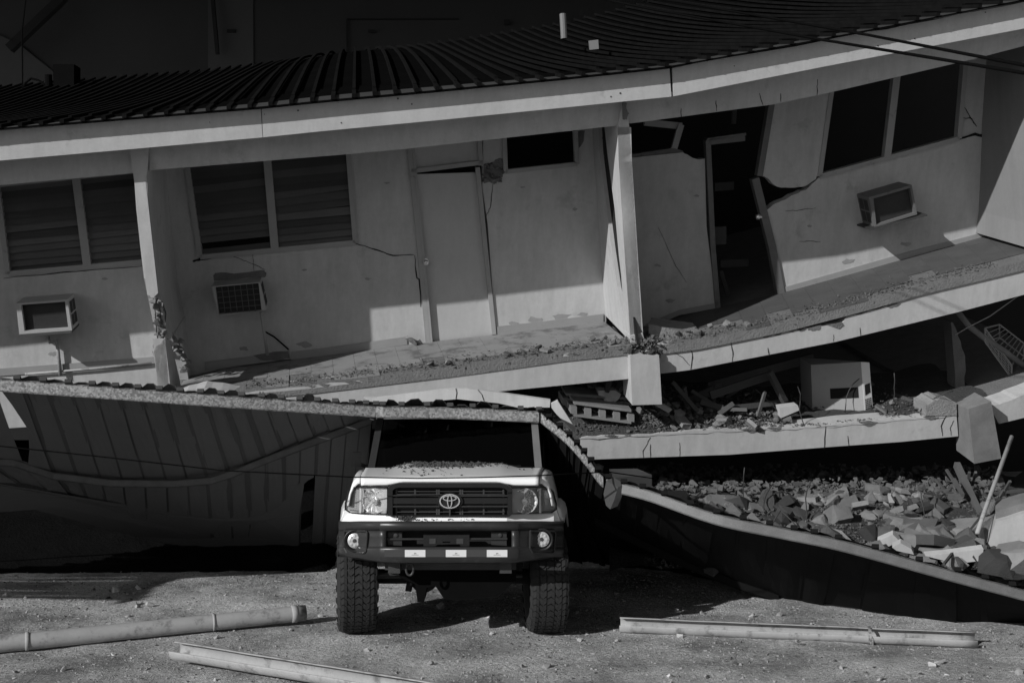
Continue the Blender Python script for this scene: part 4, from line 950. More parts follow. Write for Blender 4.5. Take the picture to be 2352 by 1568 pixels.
# underbody
b = MB(); b.tube([(XC - .74, Y0 + .78, .44), (XC + .7, Y0 + .78, .44)], .06, 12); b.lathe((XC - .24, Y0 + .74, .43), (0, 1, 0), [(.0, -.06), (.06, -.055), (.11, -.02), (.12, .05), (.09, .12), (0, .14)], 20); b.bar((XC - .36, Y0 + .7, .34), (XC - .34, Y0 + .7, .46), .05, .05); b.build('axle', M['dark'], T, True)
b = MB(); b.bar((XC - .42, Y0 + .15, .66), (XC - .42, Y0 + 4.2, .62), .09, .13); b.bar((XC + .42, Y0 + .15, .66), (XC + .42, Y0 + 4.2, .62), .09, .13); b.bar((XC - .5, Y0 + .3, .66), (XC + .5, Y0 + .3, .66), .1, .12); b.build('chassis_rail', M['steel'], T)
b = MB(); b.tube([(XC - .6, Y0 + .55, .50), (XC + .55, Y0 + .55, .56)], .018, 8); b.tube([(XC - .6, Y0 + .62, .47), (XC + .55, Y0 + .66, .47)], .016, 8); b.build('track_rod', M['steel'], T)
MB().prism([[Vector((XC + x, Y0 + .36, z)) for x, z in ((-.42, .72), (.5, .72), (.5, .50), (.36, .37), (.02, .34), (-.06, .36), (-.12, .45), (-.19, .44), (-.21, .33), (-.26, .33), (-.28, .47), (-.40, .52))]], (0, .3, 0)).build('added_shade_plate', M['cable'], T)  # black plate added to shade the tyre and blacken the underbody
b = MB(); n = 16; c = cp(-470 + 95, 1000, .12)
b.tube([c + Vector((.028 * math.cos(a), 0, .045 * math.sin(a))) for a in [2 * math.pi * i / n for i in range(n + 1)]], .009, 8, caps=False); b.build('tow_hook', M['steel'], T)
b = MB(); b.box((XC + .05, Y0 + .75, .60), 1.0, .5, .12); b.box((XC, Y0 + 1.6, .68), .9, 1.0, .16); b.build('sump_guard', M['dark'], T)
for s in (-1, 1):
    b = MB(); b.box((XC + s * .52, Y0 + .95, .78), .06, .6, .4); b.build('inner_arch', M['dark'], T)
    b = MB(); b.tube([(XC + s * .5, Y0 + .82, .42), (XC + s * .48, Y0 + .85, .85)], [.05, .04], 10); b.build('coil_strut', M['steel'], T)
# cab (its roof pressed down by the canopy)
YC = Y0 - .27
def pillar(a, b_, wd, m='paint'): return MB().bar(a, b_, wd, .05, up=(1, 0, 0))
for s, top in ((-1, 1.66), (1, 1.68)):
    base_ = Vector((XC + s * .685, YC + 1.22, 1.28)); tp_ = Vector((XC + s * .655, YC + 1.62, top))
    MB().bar(base_, tp_, .05, .055, up=(1, 0, 0)).build('windscreen_pillar', M['acgrey'] if s > 0 else M['bumper'], T)
    q = [Vector((XC + s * .78, YC + y, z)) for y, z in ((1.2, .55), (2.6, .55), (2.6, 1.15), (1.2, 1.2))]; MB().hexa(q, [p - Vector((s * .05, 0, 0)) for p in q]).build('cab_side', M['paint'], T)
    q = [Vector((XC + s * .74, YC + y, z)) for y, z in ((1.35, 1.2), (2.55, 1.15), (2.45, 1.62), (1.68, 1.64))]; MB().hexa(q, [p - Vector((s * .006, 0, 0)) for p in q]).build('side_window', M['darkglass'], T)
MB().hexa([Vector((XC + a * .69, YC + y, z)) for a, y, z in ((-1, 1.6, 1.66), (1, 1.6, 1.68), (1, 2.6, 1.6), (-1, 2.6, 1.6))], [Vector((XC + a * .69, YC + y, z + .05)) for a, y, z in ((-1, 1.6, 1.66), (1, 1.6, 1.68), (1, 2.6, 1.6), (-1, 2.6, 1.6))]).build('cab_roof', M['paint'], T)
MB().hexa([Vector((XC + a * .75, YC + 2.58, z)) for a, z in ((-1, .6), (1, .6), (1, 1.6), (-1, 1.6))], [Vector((XC + a * .75, YC + 2.64, z)) for a, z in ((-1, .6), (1, .6), (1, 1.6), (-1, 1.6))]).build('cab_rear', M['plastic'], T)
MB().box((XC, YC + 1.28, 1.24), 1.36, .2, .05).build('cowl', M['plastic'], T)
MB().box((XC, YC + 1.55, 1.16), 1.36, .4, .18).build('dashboard', M['dark'], T)
q = [Vector((XC + a * w_, YC + y, z)) for a, w_, y, z in ((-1, .67, 1.25, 1.28), (1, .67, 1.25, 1.28), (1, .63, 1.6, 1.66), (-1, .63, 1.6, 1.66))]
MB().hexa(q, [p + Vector((0, .006, 0)) for p in q]).build('windscreen', M['darkglass'], T)
n = 20; c = Vector((XC + .35, YC + 1.75, 1.22)); MB().tube([c + Vector((.18 * math.cos(a), .06 * math.sin(a), .17 * math.sin(a))) for a in [2 * math.pi * i / n for i in range(n + 1)]], .015, 8, caps=False).build('steering_wheel', M['plastic'], T)
b = MB(); b.box((XC, Y0 + 3.5, .95), 1.6, 1.7, .06)
for x in (-.8, .8): b.box((XC + x, Y0 + 3.5, 1.12), .05, 1.7, .34)
b.box((XC, Y0 + 4.35, 1.12), 1.6, .05, .34); b.build('tray_bed', M['paint'], T)
for s in (-1, 1):
    MB().lathe((XC + s * .71, Y0 + 3.5, .40), (1, 0, 0), [(.0, -.12), (.3, -.13), (.39, -.11), (.4, 0), (.39, .11), (.3, .13), (0, .12)], 36).build('rear_wheel', M['rubber'], T)
b = MB(); p = U(*k1(1, 335, 430), Y0 + .95); b.box(p + Vector((0, .03, 0)), .06, .07, .12, Matrix.Rotation(.4, 3, 'Z')); b.bar(p + Vector((.02, .05, -.04)), p + Vector((.16, .1, -.1)), .03, .03); b.build('wing_mirror', M['plastic'], T)
b = MB(); b.bar(cp(300, 36, .88), cp(620, 30, .95), .015, .012); b.bar(cp(-350, 30, .9), cp(-60, 26, .95), .015, .012); b.build('wiper', M['plastic'], T)
# dirt spilled on the hood and bumper
b = MB(); rnd = random.Random(12)
for i in range(620):
    h = rnd.gauss(-60, 260) if i % 3 else rnd.gauss(-250, 140); y = rnd.uniform(.2, .86) if i % 9 == 0 else rnd.triangular(.5, .88, .84)
    if abs(h) > 780: continue
    a = abs(h); t_ = 0 if a >= 600 else (1 if a <= 440 else (600 - a) / 160); t_ = t_ * t_ * (3 - 2 * t_)
    ys = [.165, .24, .42, .62, .84, .88]; sd = [136, 122, 96, 70, 48, 46]; md = [134, 116, 76, 40, 6, 4]
    c_ = lerp(interp(list(zip(ys, sd)), y), interp(list(zip(ys, md)), y), t_)
    b.chunk(cp(h, c_ - 2, y) + Vector((0, 0, .004)), rnd.uniform(.008, .03) * (1.6 if (y > .64 and abs(h + 80) < 330) else 1), seed=i, flat=.8)
for i in range(70):
    h = rnd.gauss(-440, 45) if i < 36 else rnd.uniform(-350, 250); b.chunk(cp(h, 541, .05) + Vector((0, rnd.uniform(-.01, .05), rnd.uniform(0, .025 if i < 36 else .006))), rnd.uniform(.012, .035 if i < 36 else .02), seed=1000 + i)
o = b.build('hood_dirt', M['dirt']); tag(o, 'dark crumbled dirt scattered over the truck hood', 'dirt', kind='stuff')

# ------------------------------------------------------------------ debris
CH = []
for i in range(16):
    v, f = chunk_geo(random.Random(500 + i), 14 + (i % 4) * 5); me = bpy.data.meshes.new('chunk'); me.from_pydata([tuple(p) for p in v], [], f)
    b_ = bmesh.new(); b_.from_mesh(me); bmesh.ops.recalc_face_normals(b_, faces=b_.faces); b_.to_mesh(me); b_.free(); me.materials.append(M['rubble']); CH.append(me)
for i in range(6):                       # slab like fragments and blocks
    b = MB(); rr = random.Random(900 + i); q = [Vector((x * rr.uniform(.35, .55), y * rr.uniform(.25, .5), -.11)) for x, y in ((-1, -1), (1, -1), (1, 1), (-1, 1))]
    b.hexa(q, [p + Vector((rr.uniform(-.05, .05), rr.uniform(-.05, .05), .22 * rr.uniform(.8, 1.3))) for p in q])
    me = bpy.data.meshes.new('slab_chunk'); me.from_pydata([tuple(p) for p in b.v], [], b.f); me.materials.append(M['rubble']); CH.append(me)
def chunk_thing(name, loc, size, label, cat, group, rnd, mi=None, tilt=.7):
    o = bpy.data.objects.new(name, CH[mi if mi is not None else rnd.randrange(len(CH))]); COL.objects.link(o); o.location = loc
    o.rotation_euler = (rnd.uniform(-tilt, tilt), rnd.uniform(-tilt, tilt), rnd.uniform(0, 6.28)); o.scale = (size * rnd.uniform(.8, 1.2), size * rnd.uniform(.8, 1.2), size * rnd.uniform(.7, 1.1))
    return tag(o, label, cat, group)
# heap at ground level behind the fallen wing
def hz(px, t):                           # t 0 near, 1 far: point of the heap surface
    d = lerp(10.6, 12.3, t); py = lerp(1305, 1150, t) - 26 * math.exp(-((px - 2050) / 200) ** 2) * t + noise.noise(Vector((px * .012, t * 5, 2))) * 14
    return U(px, py, d)
b = MB(); NX, NT = 60, 16; v = []
for j in range(NT + 6):
    for i in range(NX + 1):
        px = lerp(1400, 2700, i / NX)
        if j <= NT: p = hz(px, j / NT)
        else:
            t_ = (j - NT) / 5; p = U(px, lerp(1150, 1085, t_), lerp(12.3, 15.5, t_)) + Vector((0, 0, noise.noise(Vector((px * .02, t_ * 6, 5))) * .12))
        v.append(p + Vector((0, 0, noise.noise(p * 6) * .05)))
b.add(v, [(j * (NX + 1) + i, j * (NX + 1) + i + 1, (j + 1) * (NX + 1) + i + 1, (j + 1) * (NX + 1) + i) for j in range(NT + 5) for i in range(NX)])
tag(b.build('rubble_mound', M['dust'], smooth=True, fix=False), kind='structure')
rnd = random.Random(21)
for i in range(270):
    px = rnd.uniform(1600, 2340) if i % 6 else rnd.uniform(1500, 1700); t_ = rnd.random() ** .8
    if px > 2150 and t_ > .5 and rnd.random() < .6: continue
    p = hz(px, t_); sz = rnd.triangular(.07, .44, .15) * (1.2 if t_ < .5 else .9)
    chunk_thing('concrete_chunk', p + Vector((0, 0, sz * .12)), sz, 'broken concrete chunk in the heap behind the sloping purlin', 'rubble', 'chunks of the ground heap', rnd)
# black bank added where the space under the building lies in shade
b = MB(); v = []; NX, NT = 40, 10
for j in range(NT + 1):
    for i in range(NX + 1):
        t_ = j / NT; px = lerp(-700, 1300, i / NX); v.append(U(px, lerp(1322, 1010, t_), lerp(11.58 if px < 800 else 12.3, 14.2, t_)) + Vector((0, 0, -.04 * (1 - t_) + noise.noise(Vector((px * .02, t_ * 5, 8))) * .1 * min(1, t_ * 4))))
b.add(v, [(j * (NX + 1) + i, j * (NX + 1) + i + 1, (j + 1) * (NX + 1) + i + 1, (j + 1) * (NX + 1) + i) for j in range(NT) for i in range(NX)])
M['bankshade'] = mat('shade_black', .007, .4, 6, 1, .6, 30, fine=.3, spec=0, bdist=.04)  # near-black colour stands for the shadow under the building
tag(b.build('shade_bank', M['bankshade'], smooth=True, fix=False), kind='structure')
# crumbs of the heap
geos = [chunk_geo(random.Random(700 + i), 7) for i in range(14)]
def crumbs(name, pts, m, label=None):    # pts: (location, size)
    b = MB(); r2 = random.Random(3)
    V_ = []; F_ = []
    for p, s in pts:
        v, f = geos[r2.randrange(14)]; a = r2.uniform(0, 6.28); ca, sa = math.cos(a), math.sin(a); n = len(V_)
        for q in v: V_.append((p.x + (q.x * ca - q.y * sa) * s, p.y + (q.x * sa + q.y * ca) * s, p.z + q.z * s))
        F_ += [tuple(j + n for j in x) for x in f]
    me = bpy.data.meshes.new(name); me.from_pydata(V_, [], F_); me.materials.append(m); o = bpy.data.objects.new(name, me); COL.objects.link(o); tag(o, label, kind='stuff'); return o
cr = []
for i in range(6500): p = hz(rnd.uniform(1480, 2450), rnd.random()); cr.append((p + Vector((0, 0, .01)), rnd.triangular(.01, .07, .018)))
for i in range(1800):
    t_ = rnd.random(); cr.append((U(rnd.uniform(1450, 2300), lerp(1150, 1085, t_), lerp(12.3, 15.5, t_)) + Vector((0, 0, rnd.uniform(0, .12))), rnd.triangular(.03, .2, .06)))
# crumbs and lumps on the crushed floor between the beams
def lf(px, dw): return W(px, interp([(1300, 1012), *k('E', (480, 660), (900, 642), (1500, 610), (2000, 592)), *k(7, (1200, 1422), (1890, 1366)), (2500, 880)], px), WE + .06) + WV * dw
def heap(px, dw): return max(0, .34 * math.exp(-((px - 1400) / 110) ** 2) + .10 * math.exp(-((px - 1560) / 120) ** 2) + (.05 if not 1830 < px < 2030 else 0)) * min(1, dw / .35)
for i in range(5200):
    px = rnd.triangular(1270, 2200, 1480); dw = rnd.triangular(.0, 1.5, .1); 
    if 1830 < px < 2030 and .1 < dw < .6: continue
    cr.append((lf(px, dw) + Vector((0, 0, heap(px, dw) * rnd.uniform(.75, 1.05) + .01)), rnd.triangular(.012, .075, .02)))
# along the torn edges of the upper floor
for ed, xa, xb in ((edge2, 560, 1470), (edge3, 1485, 2300)):
    for i in range(1500):
        px = rnd.uniform(xa, xb); a_ = W(px, interp(ed, px), WE); dw = abs(rnd.gauss(0, .16)); cr.append((a_ + WV * dw + Vector((0, 0, rnd.uniform(-.06, .02) if dw < .1 else .012)), rnd.triangular(.01, .06, .02)))
for i in range(260):
    px = rnd.gauss(1478, 22); a_ = W(px, interp(edge2, px), WE); cr.append((a_ + WV * rnd.uniform(-.08, .3) + Vector((0, 0, rnd.uniform(-.02, .06))), rnd.uniform(.02, .08)))
M['crumb'] = mat('crumbled_concrete', .11, .4, 9, .95, .5, 45, fine=.25)
crumbs('rubble_crumbs', cr, M['crumb'], 'small crumbled concrete strewn over the broken floors and heap')
b = MB(); v = []; NX, NT = 46, 12
for j in range(NT + 1):
    for i in range(NX + 1):
        px = lerp(1262, 2300, i / NX); dw = j / NT * 1.7; v.append(lf(px, dw) + Vector((0, 0, heap(px, dw) - .02 + noise.noise(Vector((px * .03, dw * 6, 1))) * .04)))
b.add(v, [(j * (NX + 1) + i, j * (NX + 1) + i + 1, (j + 1) * (NX + 1) + i + 1, (j + 1) * (NX + 1) + i) for j in range(NT) for i in range(NX)])
tag(b.build('floor_rubble_bed', M['dust'], smooth=True, fix=False), 'dusty bed of crushed masonry on the lower floor', kind='stuff')
for i in range(170):
    px = rnd.triangular(1290, 2190, 1480); dw = rnd.triangular(.02, 1.3, .2); sz = rnd.triangular(.05, .2, .08)
    if 1830 < px < 2030 and dw < .6: continue
    chunk_thing('masonry_lump', lf(px, dw) + Vector((0, 0, heap(px, dw) + sz * .15)), sz, 'broken masonry lump on the crushed floor between the white beams', 'rubble', 'lumps on the crushed floor', rnd)
for i in range(26):
    t_ = rnd.random(); ed = edge2 if i % 2 else edge3; px = rnd.uniform(950, 1440) if i % 2 else rnd.uniform(1500, 1760)
    sz = rnd.uniform(.05, .12); chunk_thing('floor_fragment', W(px, interp(ed, px), WE) + WV * rnd.uniform(.05, .35) + Vector((0, 0, .03)), sz, 'broken floor fragment along the torn balcony edge', 'rubble', 'fragments on the balcony edge', rnd)
for i in range(14):
    px = rnd.uniform(1300, 1760); p = lf(px, rnd.uniform(.15, .9)) + Vector((0, 0, heap(px, .4) + .02)); d_ = Vector((rnd.uniform(-1, 1), rnd.uniform(-.4, .4), rnd.uniform(0, .7))).normalized() * rnd.uniform(.2, .5)
    b = MB(); b.bar(p, p + d_, rnd.uniform(.02, .04), rnd.uniform(.03, .07)); tag(b.build('splintered_board', M['wood']), 'splintered board sticking out of the debris on the crushed floor', 'board', 'splintered boards on the crushed floor')
for i in range(16):
    if i % 2: px = rnd.uniform(1320, 2150); p = lf(px, rnd.uniform(.0, .6)) + Vector((0, 0, heap(px, .3)))
    else: p = hz(rnd.uniform(1650, 2300), rnd.uniform(.1, .9))
    q_ = [p]; d_ = Vector((rnd.uniform(-.6, .6), rnd.uniform(-.5, .2), rnd.uniform(.3, 1))).normalized()
    for j in range(5): d_ = (d_ + Vector((rnd.uniform(-.4, .4), rnd.uniform(-.3, .3), -.12))).normalized(); q_.append(q_[-1] + d_ * .09)
    b = MB(); b.tube(q_, .006, 5); tag(b.build('bent_rebar', M['steel'], None, True), 'thin bent bar curling out of the rubble', 'rebar', 'bent bars in the rubble')
# tilted slab piece lying on the balcony
b = MB(); tp_ = [W(*k1(7, *p), w) for p, w in (((150, 812), -.75), ((385, 842), -.75), ((458, 925), -1.1), ((135, 848), -1.15))]; dn = [tp_[0] - Vector((0, 0, .12)), tp_[1] - Vector((0, 0, .12)), tp_[2] - Vector((0, 0, .07)), tp_[3] - Vector((0, 0, .2))]
b.hexa(tp_, dn); tag(b.build('fallen_slab', M['rubble']), 'thick broken slab piece tilted on the balcony beside the second column', 'slab')
# hollow blocks under the column stub
def hollow(label, pts, w):
    a, c = W(*pts[0], w), W(*pts[1], w); h = Vector((0, 0, .13)); L_ = (c - a); n = 4; b = MB()
    b.hexa([a, c, c + WV * .3, a + WV * .3], [p + Vector((0, 0, .025)) for p in (a, c, c + WV * .3, a + WV * .3)]); u_ = h
    b.hexa([p + u_ for p in (a, c, c + WV * .3, a + WV * .3)], [p + u_ + Vector((0, 0, .03)) for p in (a, c, c + WV * .3, a + WV * .3)])
    for i in range(n + 1):
        p = a + L_ * (i / n); wd = L_.normalized() * .035; b.hexa([p - wd + Vector((0, 0, .025)), p + wd + Vector((0, 0, .025)), p + wd + WV * .3 + Vector((0, 0, .025)), p - wd + WV * .3 + Vector((0, 0, .025))], [q + Vector((0, 0, .105)) for q in (p - wd, p + wd, p + wd + WV * .3, p - wd + WV * .3)])
    b.hexa([a + WV * .2, c + WV * .2, c + WV * .25, a + WV * .25], [p + u_ for p in (a + WV * .2, c + WV * .2, c + WV * .25, a + WV * .25)])
    tag(b.build('hollow_block_course', M['grubby']), label, 'blocks')
hollow('row of broken hollow blocks below the column stub', (k1('J', 380, 560), k1('J', 980, 640)), -1.25)
hollow('second row of hollow blocks lying under the rubble', (k1('J', 300, 470), k1('J', 1080, 520)), -1.0)
tag(slab('pale_fragment', k('J', (630, 290), (820, 290), (875, 330), (845, 385), (800, 420), (690, 420), (712, 360), (640, 340)), -1.0, .12, M['plaster']), 'pale plaster fragment on top of the rubble beside the column stub', 'fragment')
tag(slab('pale_fragment', k('J', (1200, 430), (1290, 425), (1410, 490), (1370, 525)), -1.15, .1, M['plaster']), 'flat pale plaster flake leaning under the column stub', 'fragment')
tag(slab('pale_fragment', k(7, (880, 1325), (985, 1312), (995, 1340), (890, 1385)), -1.1, .12, M['plaster']), 'small pale block standing near the metal cabinet', 'fragment')
# cabinet
b = MB(); fr = [W(*k1(7, *p), w_) for p, w_ in (((1060, 1082), -.62), ((1345, 1065), -.88), ((1366, 1350), -.88), ((1070, 1352), -.62))]; bk = [fr[0] + WV * .35, W(*k1(7, 1392, 1067), -.84), W(*k1(7, 1412, 1330), -.84), fr[3] + WV * .35]
T2 = thing('metal_cabinet', 'pale metal appliance cabinet with a dark slot standing on the crushed floor', 'cabinet', tuple((fr[2] + fr[3]) / 2))
M['cabinet'] = mat('cabinet_side', .36, .12, 3, .6, .05, 40, dirt=.40, dirt_col=.24, dscale=4)
b.hexa(fr, bk); b.build('case', M['cabinet'], T2)
nrm = (fr[1] - fr[0]).cross(fr[3] - fr[0]).normalized(); nrm = nrm if nrm.y < 0 else -nrm
fp = lambda u, v_: fr[0].lerp(fr[1], u).lerp(fr[3].lerp(fr[2], u), v_)
q = [fp(u, v_) + nrm * .004 for u, v_ in ((.36, .51), (.91, .50), (.91, .71), (.36, .72))]; MB().hexa(q, [p - nrm * .003 for p in q]).build('slot', M['crack'], T2)
sp = lambda u, v_: fr[1].lerp(bk[1], u).lerp(fr[2].lerp(bk[2], u), v_)
sn = (bk[1] - fr[1]).cross(fr[2] - fr[1]).normalized(); sn = sn if sn.y < 0 else -sn
q = [sp(u, v_) + sn * .004 for u, v_ in ((0, 0), (1, 0), (1, 1), (0, 1))]; MB().hexa(q, [p - sn * .003 for p in q]).build('front_panel', M['paint'], T2)
q = [sp(u, v_) + sn * .007 for u, v_ in ((.2, .46), (.85, .44), (.85, .64), (.2, .68))]; MB().hexa(q, [p - sn * .002 for p in q]).build('panel_window', M['crack'], T2)
for i in range(4):
    for j in range(6):
        u0, v0 = .14 + i * .2, .75 + j * .038; q = [sp(u, v_) + sn * .007 for u, v_ in ((u0, v0), (u0 + .13, v0), (u0 + .13, v0 + .022), (u0, v0 + .022))]; MB().hexa(q, [p - sn * .002 for p in q]).build('grille_slot', M['crack'], T2)
# planks and sticks
def plank(label, a, c, wd, th, m='wood', name='broken_plank', cat='plank'):
    b = MB(); b.bar(a, c, th, wd, up=(0, 0, 1)); tag(b.build(name, M[m]), label, cat, 'loose planks in the wreck')
w7 = lambda x, y, w: W(*k1(7, x, y), w)
plank('long grey plank slanting up under the upper floor', w7(485, 1255, -.9), w7(830, 1140, -.8), .09, .05)
plank('short plank leaning steeply against the slanting plank', w7(822, 1120, -.95), w7(910, 1290, -.9), .07, .05)
plank('low plank lying flat before the metal cabinet', w7(560, 1335, -1.0), w7(925, 1288, -.8), .06, .05)
plank('dark plank lying in the shade below the column stub', w7(430, 1292, -.9), w7(555, 1325, -.95), .06, .05)
plank('long dark rafter rising toward the cabinet top', w7(470, 1205, -.4), w7(1070, 1040, -.1), .1, .06)
plank('dark rafter low in the shade behind the planks', w7(330, 1300, -.6), w7(700, 1130, -.2), .1, .06)
plank('split pale batten on the floor beyond the cabinet', w7(1520, 1245, -.5), w7(1640, 1290, -.8), .05, .03)
i9 = lambda x, y, d: U(*k1('I', x, y), d)
plank('dark beam standing crooked in the ground heap', i9(640, 700, 12.6), i9(860, 1180, 11.8), .07, .06)
plank('thin dark stake beside the crooked beam', i9(620, 820, 12.3), i9(690, 940, 12.0), .035, .03)
plank('horizontal dark batten behind the pale rod', i9(770, 945, 12.4), i9(1168, 900, 12.6), .03, .03)
plank('dark stick slanting down across the white panel', i9(830, 1110, 11.4), i9(540, 1480, 10.4), .022, .02)
plank('short pointed stick crossing the pale rod', i9(770, 1105, 11.6), i9(870, 1270, 11.2), .03, .03)
plank('dark batten lying over the white panel edge', i9(600, 1390, 10.7), i9(680, 1490, 10.5), .045, .03)
for j, (a, c) in enumerate((((560, 740), (700, 960)), ((700, 1010), (740, 760)), ((960, 1000), (1060, 830)), ((880, 1120), (1010, 900)), ((1040, 930), (1090, 1010)), ((760, 860), (790, 760)), ((480, 820), (640, 1010)))):
    b = MB(); b.bar(i9(*a, 12.6), i9(*c, 12.3), .025, .025); tag(b.build('twig_batten', M['wood']), 'thin dark splintered batten in the tangle behind the pale rod', 'batten', 'splintered battens in the tangle')
pipe('pale_rod', 'long pale rod leaning upright out of the ground heap', [i9(1072, 480, 11.6), i9(850, 1090, 11.0), i9(800, 1240, 10.8)], .02, M['pvc'], 'rod')
tag(dslab('wall_fragment', k('I', (395, 1415), (560, 1400), (850, 1360), (845, 1452), (690, 1470), (640, 1478)), 10.6, (0, .05, .03), M['plaster']), 'flat white panel strip lying behind the sloping purlin', 'panel')
tag(dslab('leaning_slab', cj(k('I', (945, 1150), (1150, 1085), (1260, 1060), (1260, 1290), (1090, 1370), (910, 1415), (870, 1372)), 1, 2, 8), 10.9, (.12, .3, .05), M['plaster']), 'large pale broken slab leaning at the edge of the heap', 'slab')
tag(dslab('slab_cap', cj(k('I', (945, 1070), (1145, 1005), (1260, 980), (1260, 1058), (1150, 1083), (945, 1148)), 1, 2, 9), 10.98, (.12, .3, .05), M['grubby']), 'rough grey slab strip resting on the pale leaning slab', 'slab')
for x, y, d, sz, l, mi in ((960, 1460, 10.4, .5, 'large rough boulder of concrete under the leaning slab', 3), (1120, 1480, 10.4, .55, 'dark concrete boulder at the edge under the leaning slab', 7), (430, 1300, 10.9, .42, 'blocky brick lump in the middle of the heap', 17), (205, 1130, 11.5, .3, 'square masonry block high in the heap', 18)):
    chunk_thing('concrete_boulder', U(*k1('I', x, y), d), sz, l, 'rubble', 'large lumps of the heap', rnd, mi, .25)
tag(dslab('white_flake', k('I', (135, 1350), (200, 1315), (285, 1360), (305, 1405), (170, 1375)), 10.65, (.02, .06, .03), M['acwhite']), 'bright white flake at the heap front by the purlin', 'fragment')
tag(dslab('pale_flake', k('I', (20, 1300), (140, 1248), (195, 1300), (100, 1345)), 10.8, (.02, .06, .03), M['plaster']), 'pale flat fragment beside the bright white flake', 'fragment')
tag(dslab('standing_shard', k('I', (98, 945), (125, 945), (155, 1000), (110, 1000)), 11.9, (.02, .05, .02), M['acwhite']), 'small upright white shard high in the heap', 'fragment')
# white crate behind the purlin
b = MB(); q = [U(*p, d) for p, d in zip(k('J', (750, 1110), (1040, 1105), (1195, 1170), (790, 1200)), (11.0, 11.2, 10.7, 10.5))]; b.hexa(q, [p - Vector((0, 0, .25)) for p in q]); tag(b.build('white_box', M['acwhite']), 'white metal box lying behind the kink of the canopy', 'box')
# wire basket, pipe and wire on the far part of the crushed floor
bk_ = thing('wire_basket', 'wire basket frame caught between the floors at the far end', 'basket', tuple(w7(2150, 1080, -.3)))
c4 = [w7(2052, 872, -.5), w7(2135, 852, -.2), w7(2275, 960, -.2), w7(2205, 1085, -.5)]; d4 = [p - Vector((0, 0, .16)) for p in c4]
b = MB()
for P4 in (c4, d4):
    for a, c in zip(P4, P4[1:] + P4[:1]): b.tube([a, c], .010, 6)
for a, c in zip(c4, d4): b.tube([a, c], .010, 6)
b.build('frame', M['frame'], bk_)
b = MB()
for i in range(1, 8): s_ = i / 8; b.tube([c4[0].lerp(c4[3], s_), c4[1].lerp(c4[2], s_)], .005, 5); b.tube([c4[0].lerp(c4[3], s_), d4[0].lerp(d4[3], s_)], .005, 5)
for i in range(1, 5): s_ = i / 5; b.tube([c4[0].lerp(d4[0], s_), c4[3].lerp(d4[3], s_)], .005, 5)
b.build('wires', M['frame'], bk_)
pipe('bent_pipe', 'bent grey pipe hanging across the far end of the crushed floor', [w7(1895, 775, -.6), w7(1960, 860, -.55), w7(2050, 930, -.5), w7(2160, 1000, -.5), w7(2290, 1100, -.5)], .035, M['grubby'])
pipe('loose_wire', 'thin loose wire strung below the upper floor beam', [w7(1885, 910, -.9), w7(1960, 865, -.9), w7(2080, 805, -1), w7(2240, 690, -1.1)], .007, M['frame'], 'wire', 6)
# ------------------------------------------------------------------ loose pipes on the ground
def tube_thing(name, label, a, c, r, cat, rings=(), arc=None, roll=0, m='pvc', th=.006):
    a = Vector(a); c = Vector(c); t = thing(name, label, cat, tuple((a + c) / 2)); d = (c - a).normalized(); x = d.cross(Vector((0, 0, 1))).normalized(); z = x.cross(d); n = 28; L_ = (c - a).length; st = 24
    lo, hi = arc or (0, 2 * math.pi); cl = arc is None; v = []; f = []; m_ = n if cl else n + 1
    for i in range(st + 1):
        p = a + d * L_ * i / st + Vector((0, 0, noise.noise(Vector((i * .3, r * 50, 0))) * .004))
        for rr in (r, r - th):
            for j in range(m_):
                an = lo + (hi - lo) * j / n + roll; v.append(p + (x * math.cos(an) + z * math.sin(an)) * rr)
    k_ = 2 * m_
    for i in range(st):
        for j in range(n):
            j2 = (j + 1) % m_
            f.append((i * k_ + j, i * k_ + j2, (i + 1) * k_ + j2, (i + 1) * k_ + j)); f.append((i * k_ + m_ + j2, i * k_ + m_ + j, (i + 1) * k_ + m_ + j, (i + 1) * k_ + m_ + j2))
        if not cl:
            for j in (0, n): f.append((i * k_ + j, (i + 1) * k_ + j, (i + 1) * k_ + m_ + j, i * k_ + m_ + j))
    for i in (0, st):
        for j in range(n): j2 = (j + 1) % m_; f.append((i * k_ + j, i * k_ + j2, i * k_ + m_ + j2, i * k_ + m_ + j))
    mk('body', v, f, M[m], t, True)
    for s_, wd in rings:
        p = a + d * L_ * s_; b = MB(); b.lathe(p - d * wd / 2, d, [(r + .001, 0), (r + .006, .002), (r + .006, wd - .002), (r + .001, wd)], 28); b.build('collar', M[m], t, True)
    return t
a, c = GR(-120, 1513), GR(700, 1434); tube_thing('loose_pipe', 'thick pale pipe lying on the gravel by the front wheel', a + Vector((0, .03, .066)), c + Vector((0, .03, .09)), .064, 'pipe', rings=((.965, .05), (.20, .03), (.72, .02)))
a, c = GR(398, 1534), GR(1250, 1662); tube_thing('loose_gutter', 'open half round gutter lying nearest in the foreground', a + Vector((0, .04, .12)), c + Vector((0, .04, .07)), .066, 'gutter', arc=(R(-284), R(8)), roll=R(0))
a, c = GR(1425, 1455), GR(2247, 1491); t = tube_thing('loose_gutter', 'open half round gutter with a bracket lying on the shaded gravel', a + Vector((0, .04, .064)), c + Vector((0, .04, .064)), .06, 'gutter', arc=(R(-284), R(8)))
p = a.lerp(c, .71) + Vector((0, .04, .064)); d = (c - a).normalized(); b = MB(); b.lathe(p - d * .012, d, [(.061, 0), (.069, .001), (.069, .023), (.061, .024)], 24); b.bar(p + Vector((0, -.06, 0)), p + Vector((0, -.065, -.075)), .025, .01); b.build('bracket', M['galv'], t)
b = MB(); b.bar(GR(1415, 1433) + Vector((0, 0, .02)), GR(1600, 1441) + Vector((0, 0, .02)), .03, .012); tag(b.build('steel_strip', M['steel']), 'thin dark strip lying behind the bracketed gutter', 'strip')
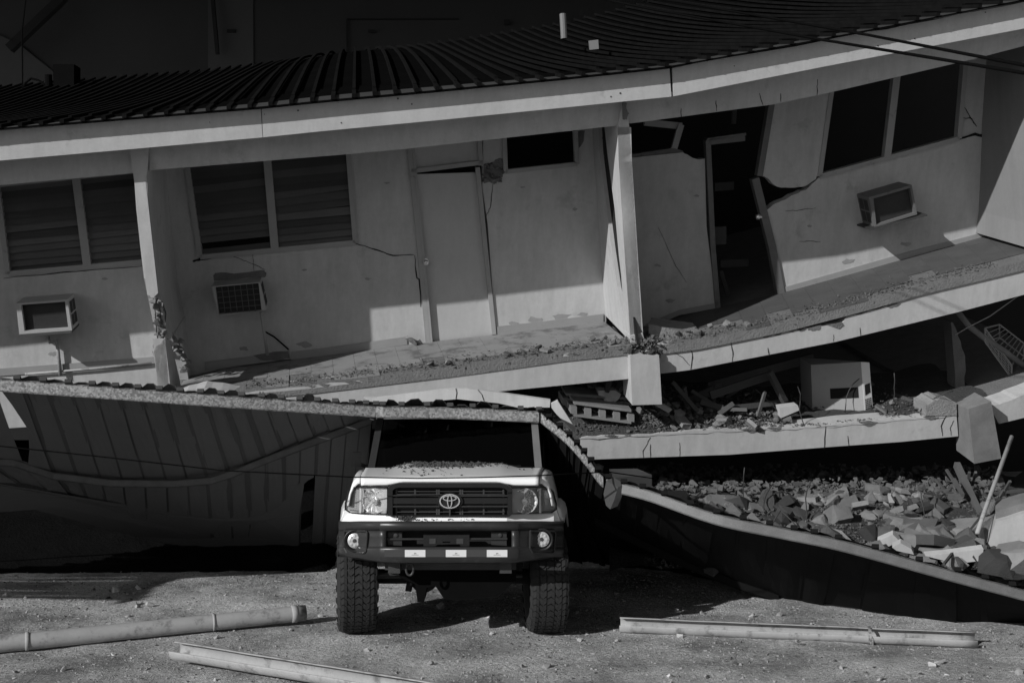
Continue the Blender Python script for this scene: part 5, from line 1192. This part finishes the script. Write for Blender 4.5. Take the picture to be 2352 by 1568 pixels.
# ------------------------------------------------------------------ cables
pipe('slack_cable', 'thin dark cable stretched across in front of the truck', [U(*q) for q in ((-300, 985, 8.6), (0, 1024, 8.6), (220, 1047, 8.55), (513, 1080, 8.5), (806, 1095, 8.5), (958, 1098, 8.55), (1100, 1096, 8.56), (1228, 1092, 8.6), (1343, 1086, 8.8), (1395, 1083, 9.05), (1480, 1095, 9.2), (1510, 1100, 9.3))], .005, M['cable'], 'cable', 6)
for l, P_ in (('upper power cable crossing the roof corner', ((1250, -40, 9.5), (1560, 5, 9.2), (1990, 80, 8.8), (2352, 150, 8.4), (2700, 216, 8.0))), ('lower power cable crossing the eave', ((1150, -50, 9.5), (1500, 22, 9.2), (1890, 92, 8.8), (2352, 168, 8.4), (2700, 223, 8.0)))):
    pipe('power_cable', l, [U(*q) for q in P_], [.006, .008, .011, .014, .014], M['cable'], 'cable', 8)
# ------------------------------------------------------------------ stones and gravel
for i in range(70):
    px = rnd.uniform(0, 2352); py = rnd.uniform(1400, 1566) if i % 3 else rnd.uniform(1345, 1420)
    p = GR(px, py); sz = rnd.triangular(.025, .11, .035)
    o = chunk_thing('loose_stone', p + Vector((0, 0, gz(p.x, p.y) + sz * .12)), sz, 'loose pale stone lying on the gravel', 'stone', 'loose stones on the gravel', rnd, rnd.randrange(16))
    o.data = STN[o.data] if (globals().setdefault('STN', {})).get(o.data) else STN.setdefault(o.data, (lambda m2: (m2.materials.clear(), m2.materials.append(M['stone']), m2)[2])(o.data.copy()))
gp = []
for i in range(60000):
    y = rnd.uniform(7.7, 12.0); x = rnd.uniform(-1, 1) * (y * .47 + .3)
    if noise.noise(Vector((x * 1.1, y * 1.1, 4))) + rnd.uniform(-.5, .5) < -.22: continue
    gp.append((Vector((x, y, gz(x, y))), min(.05, .006 + rnd.expovariate(115))))
crumbs('gravel', gp, M['stone'], 'small pale gravel covering the yard')

cl = []
for i in range(5200):
    y = rnd.uniform(7.7, 11.8); x = rnd.uniform(-1, 1) * (y * .47 + .3)
    if noise.noise(Vector((x * .8, y * 1.6, 9))) + rnd.uniform(-.35, .35) < .12: continue
    cl.append((Vector((x, y, gz(x, y) + .002)), .008 + rnd.expovariate(90)))
crumbs('dark_clods', cl, M['dirt'], 'dark crumbs of soil scattered over the pale gravel')
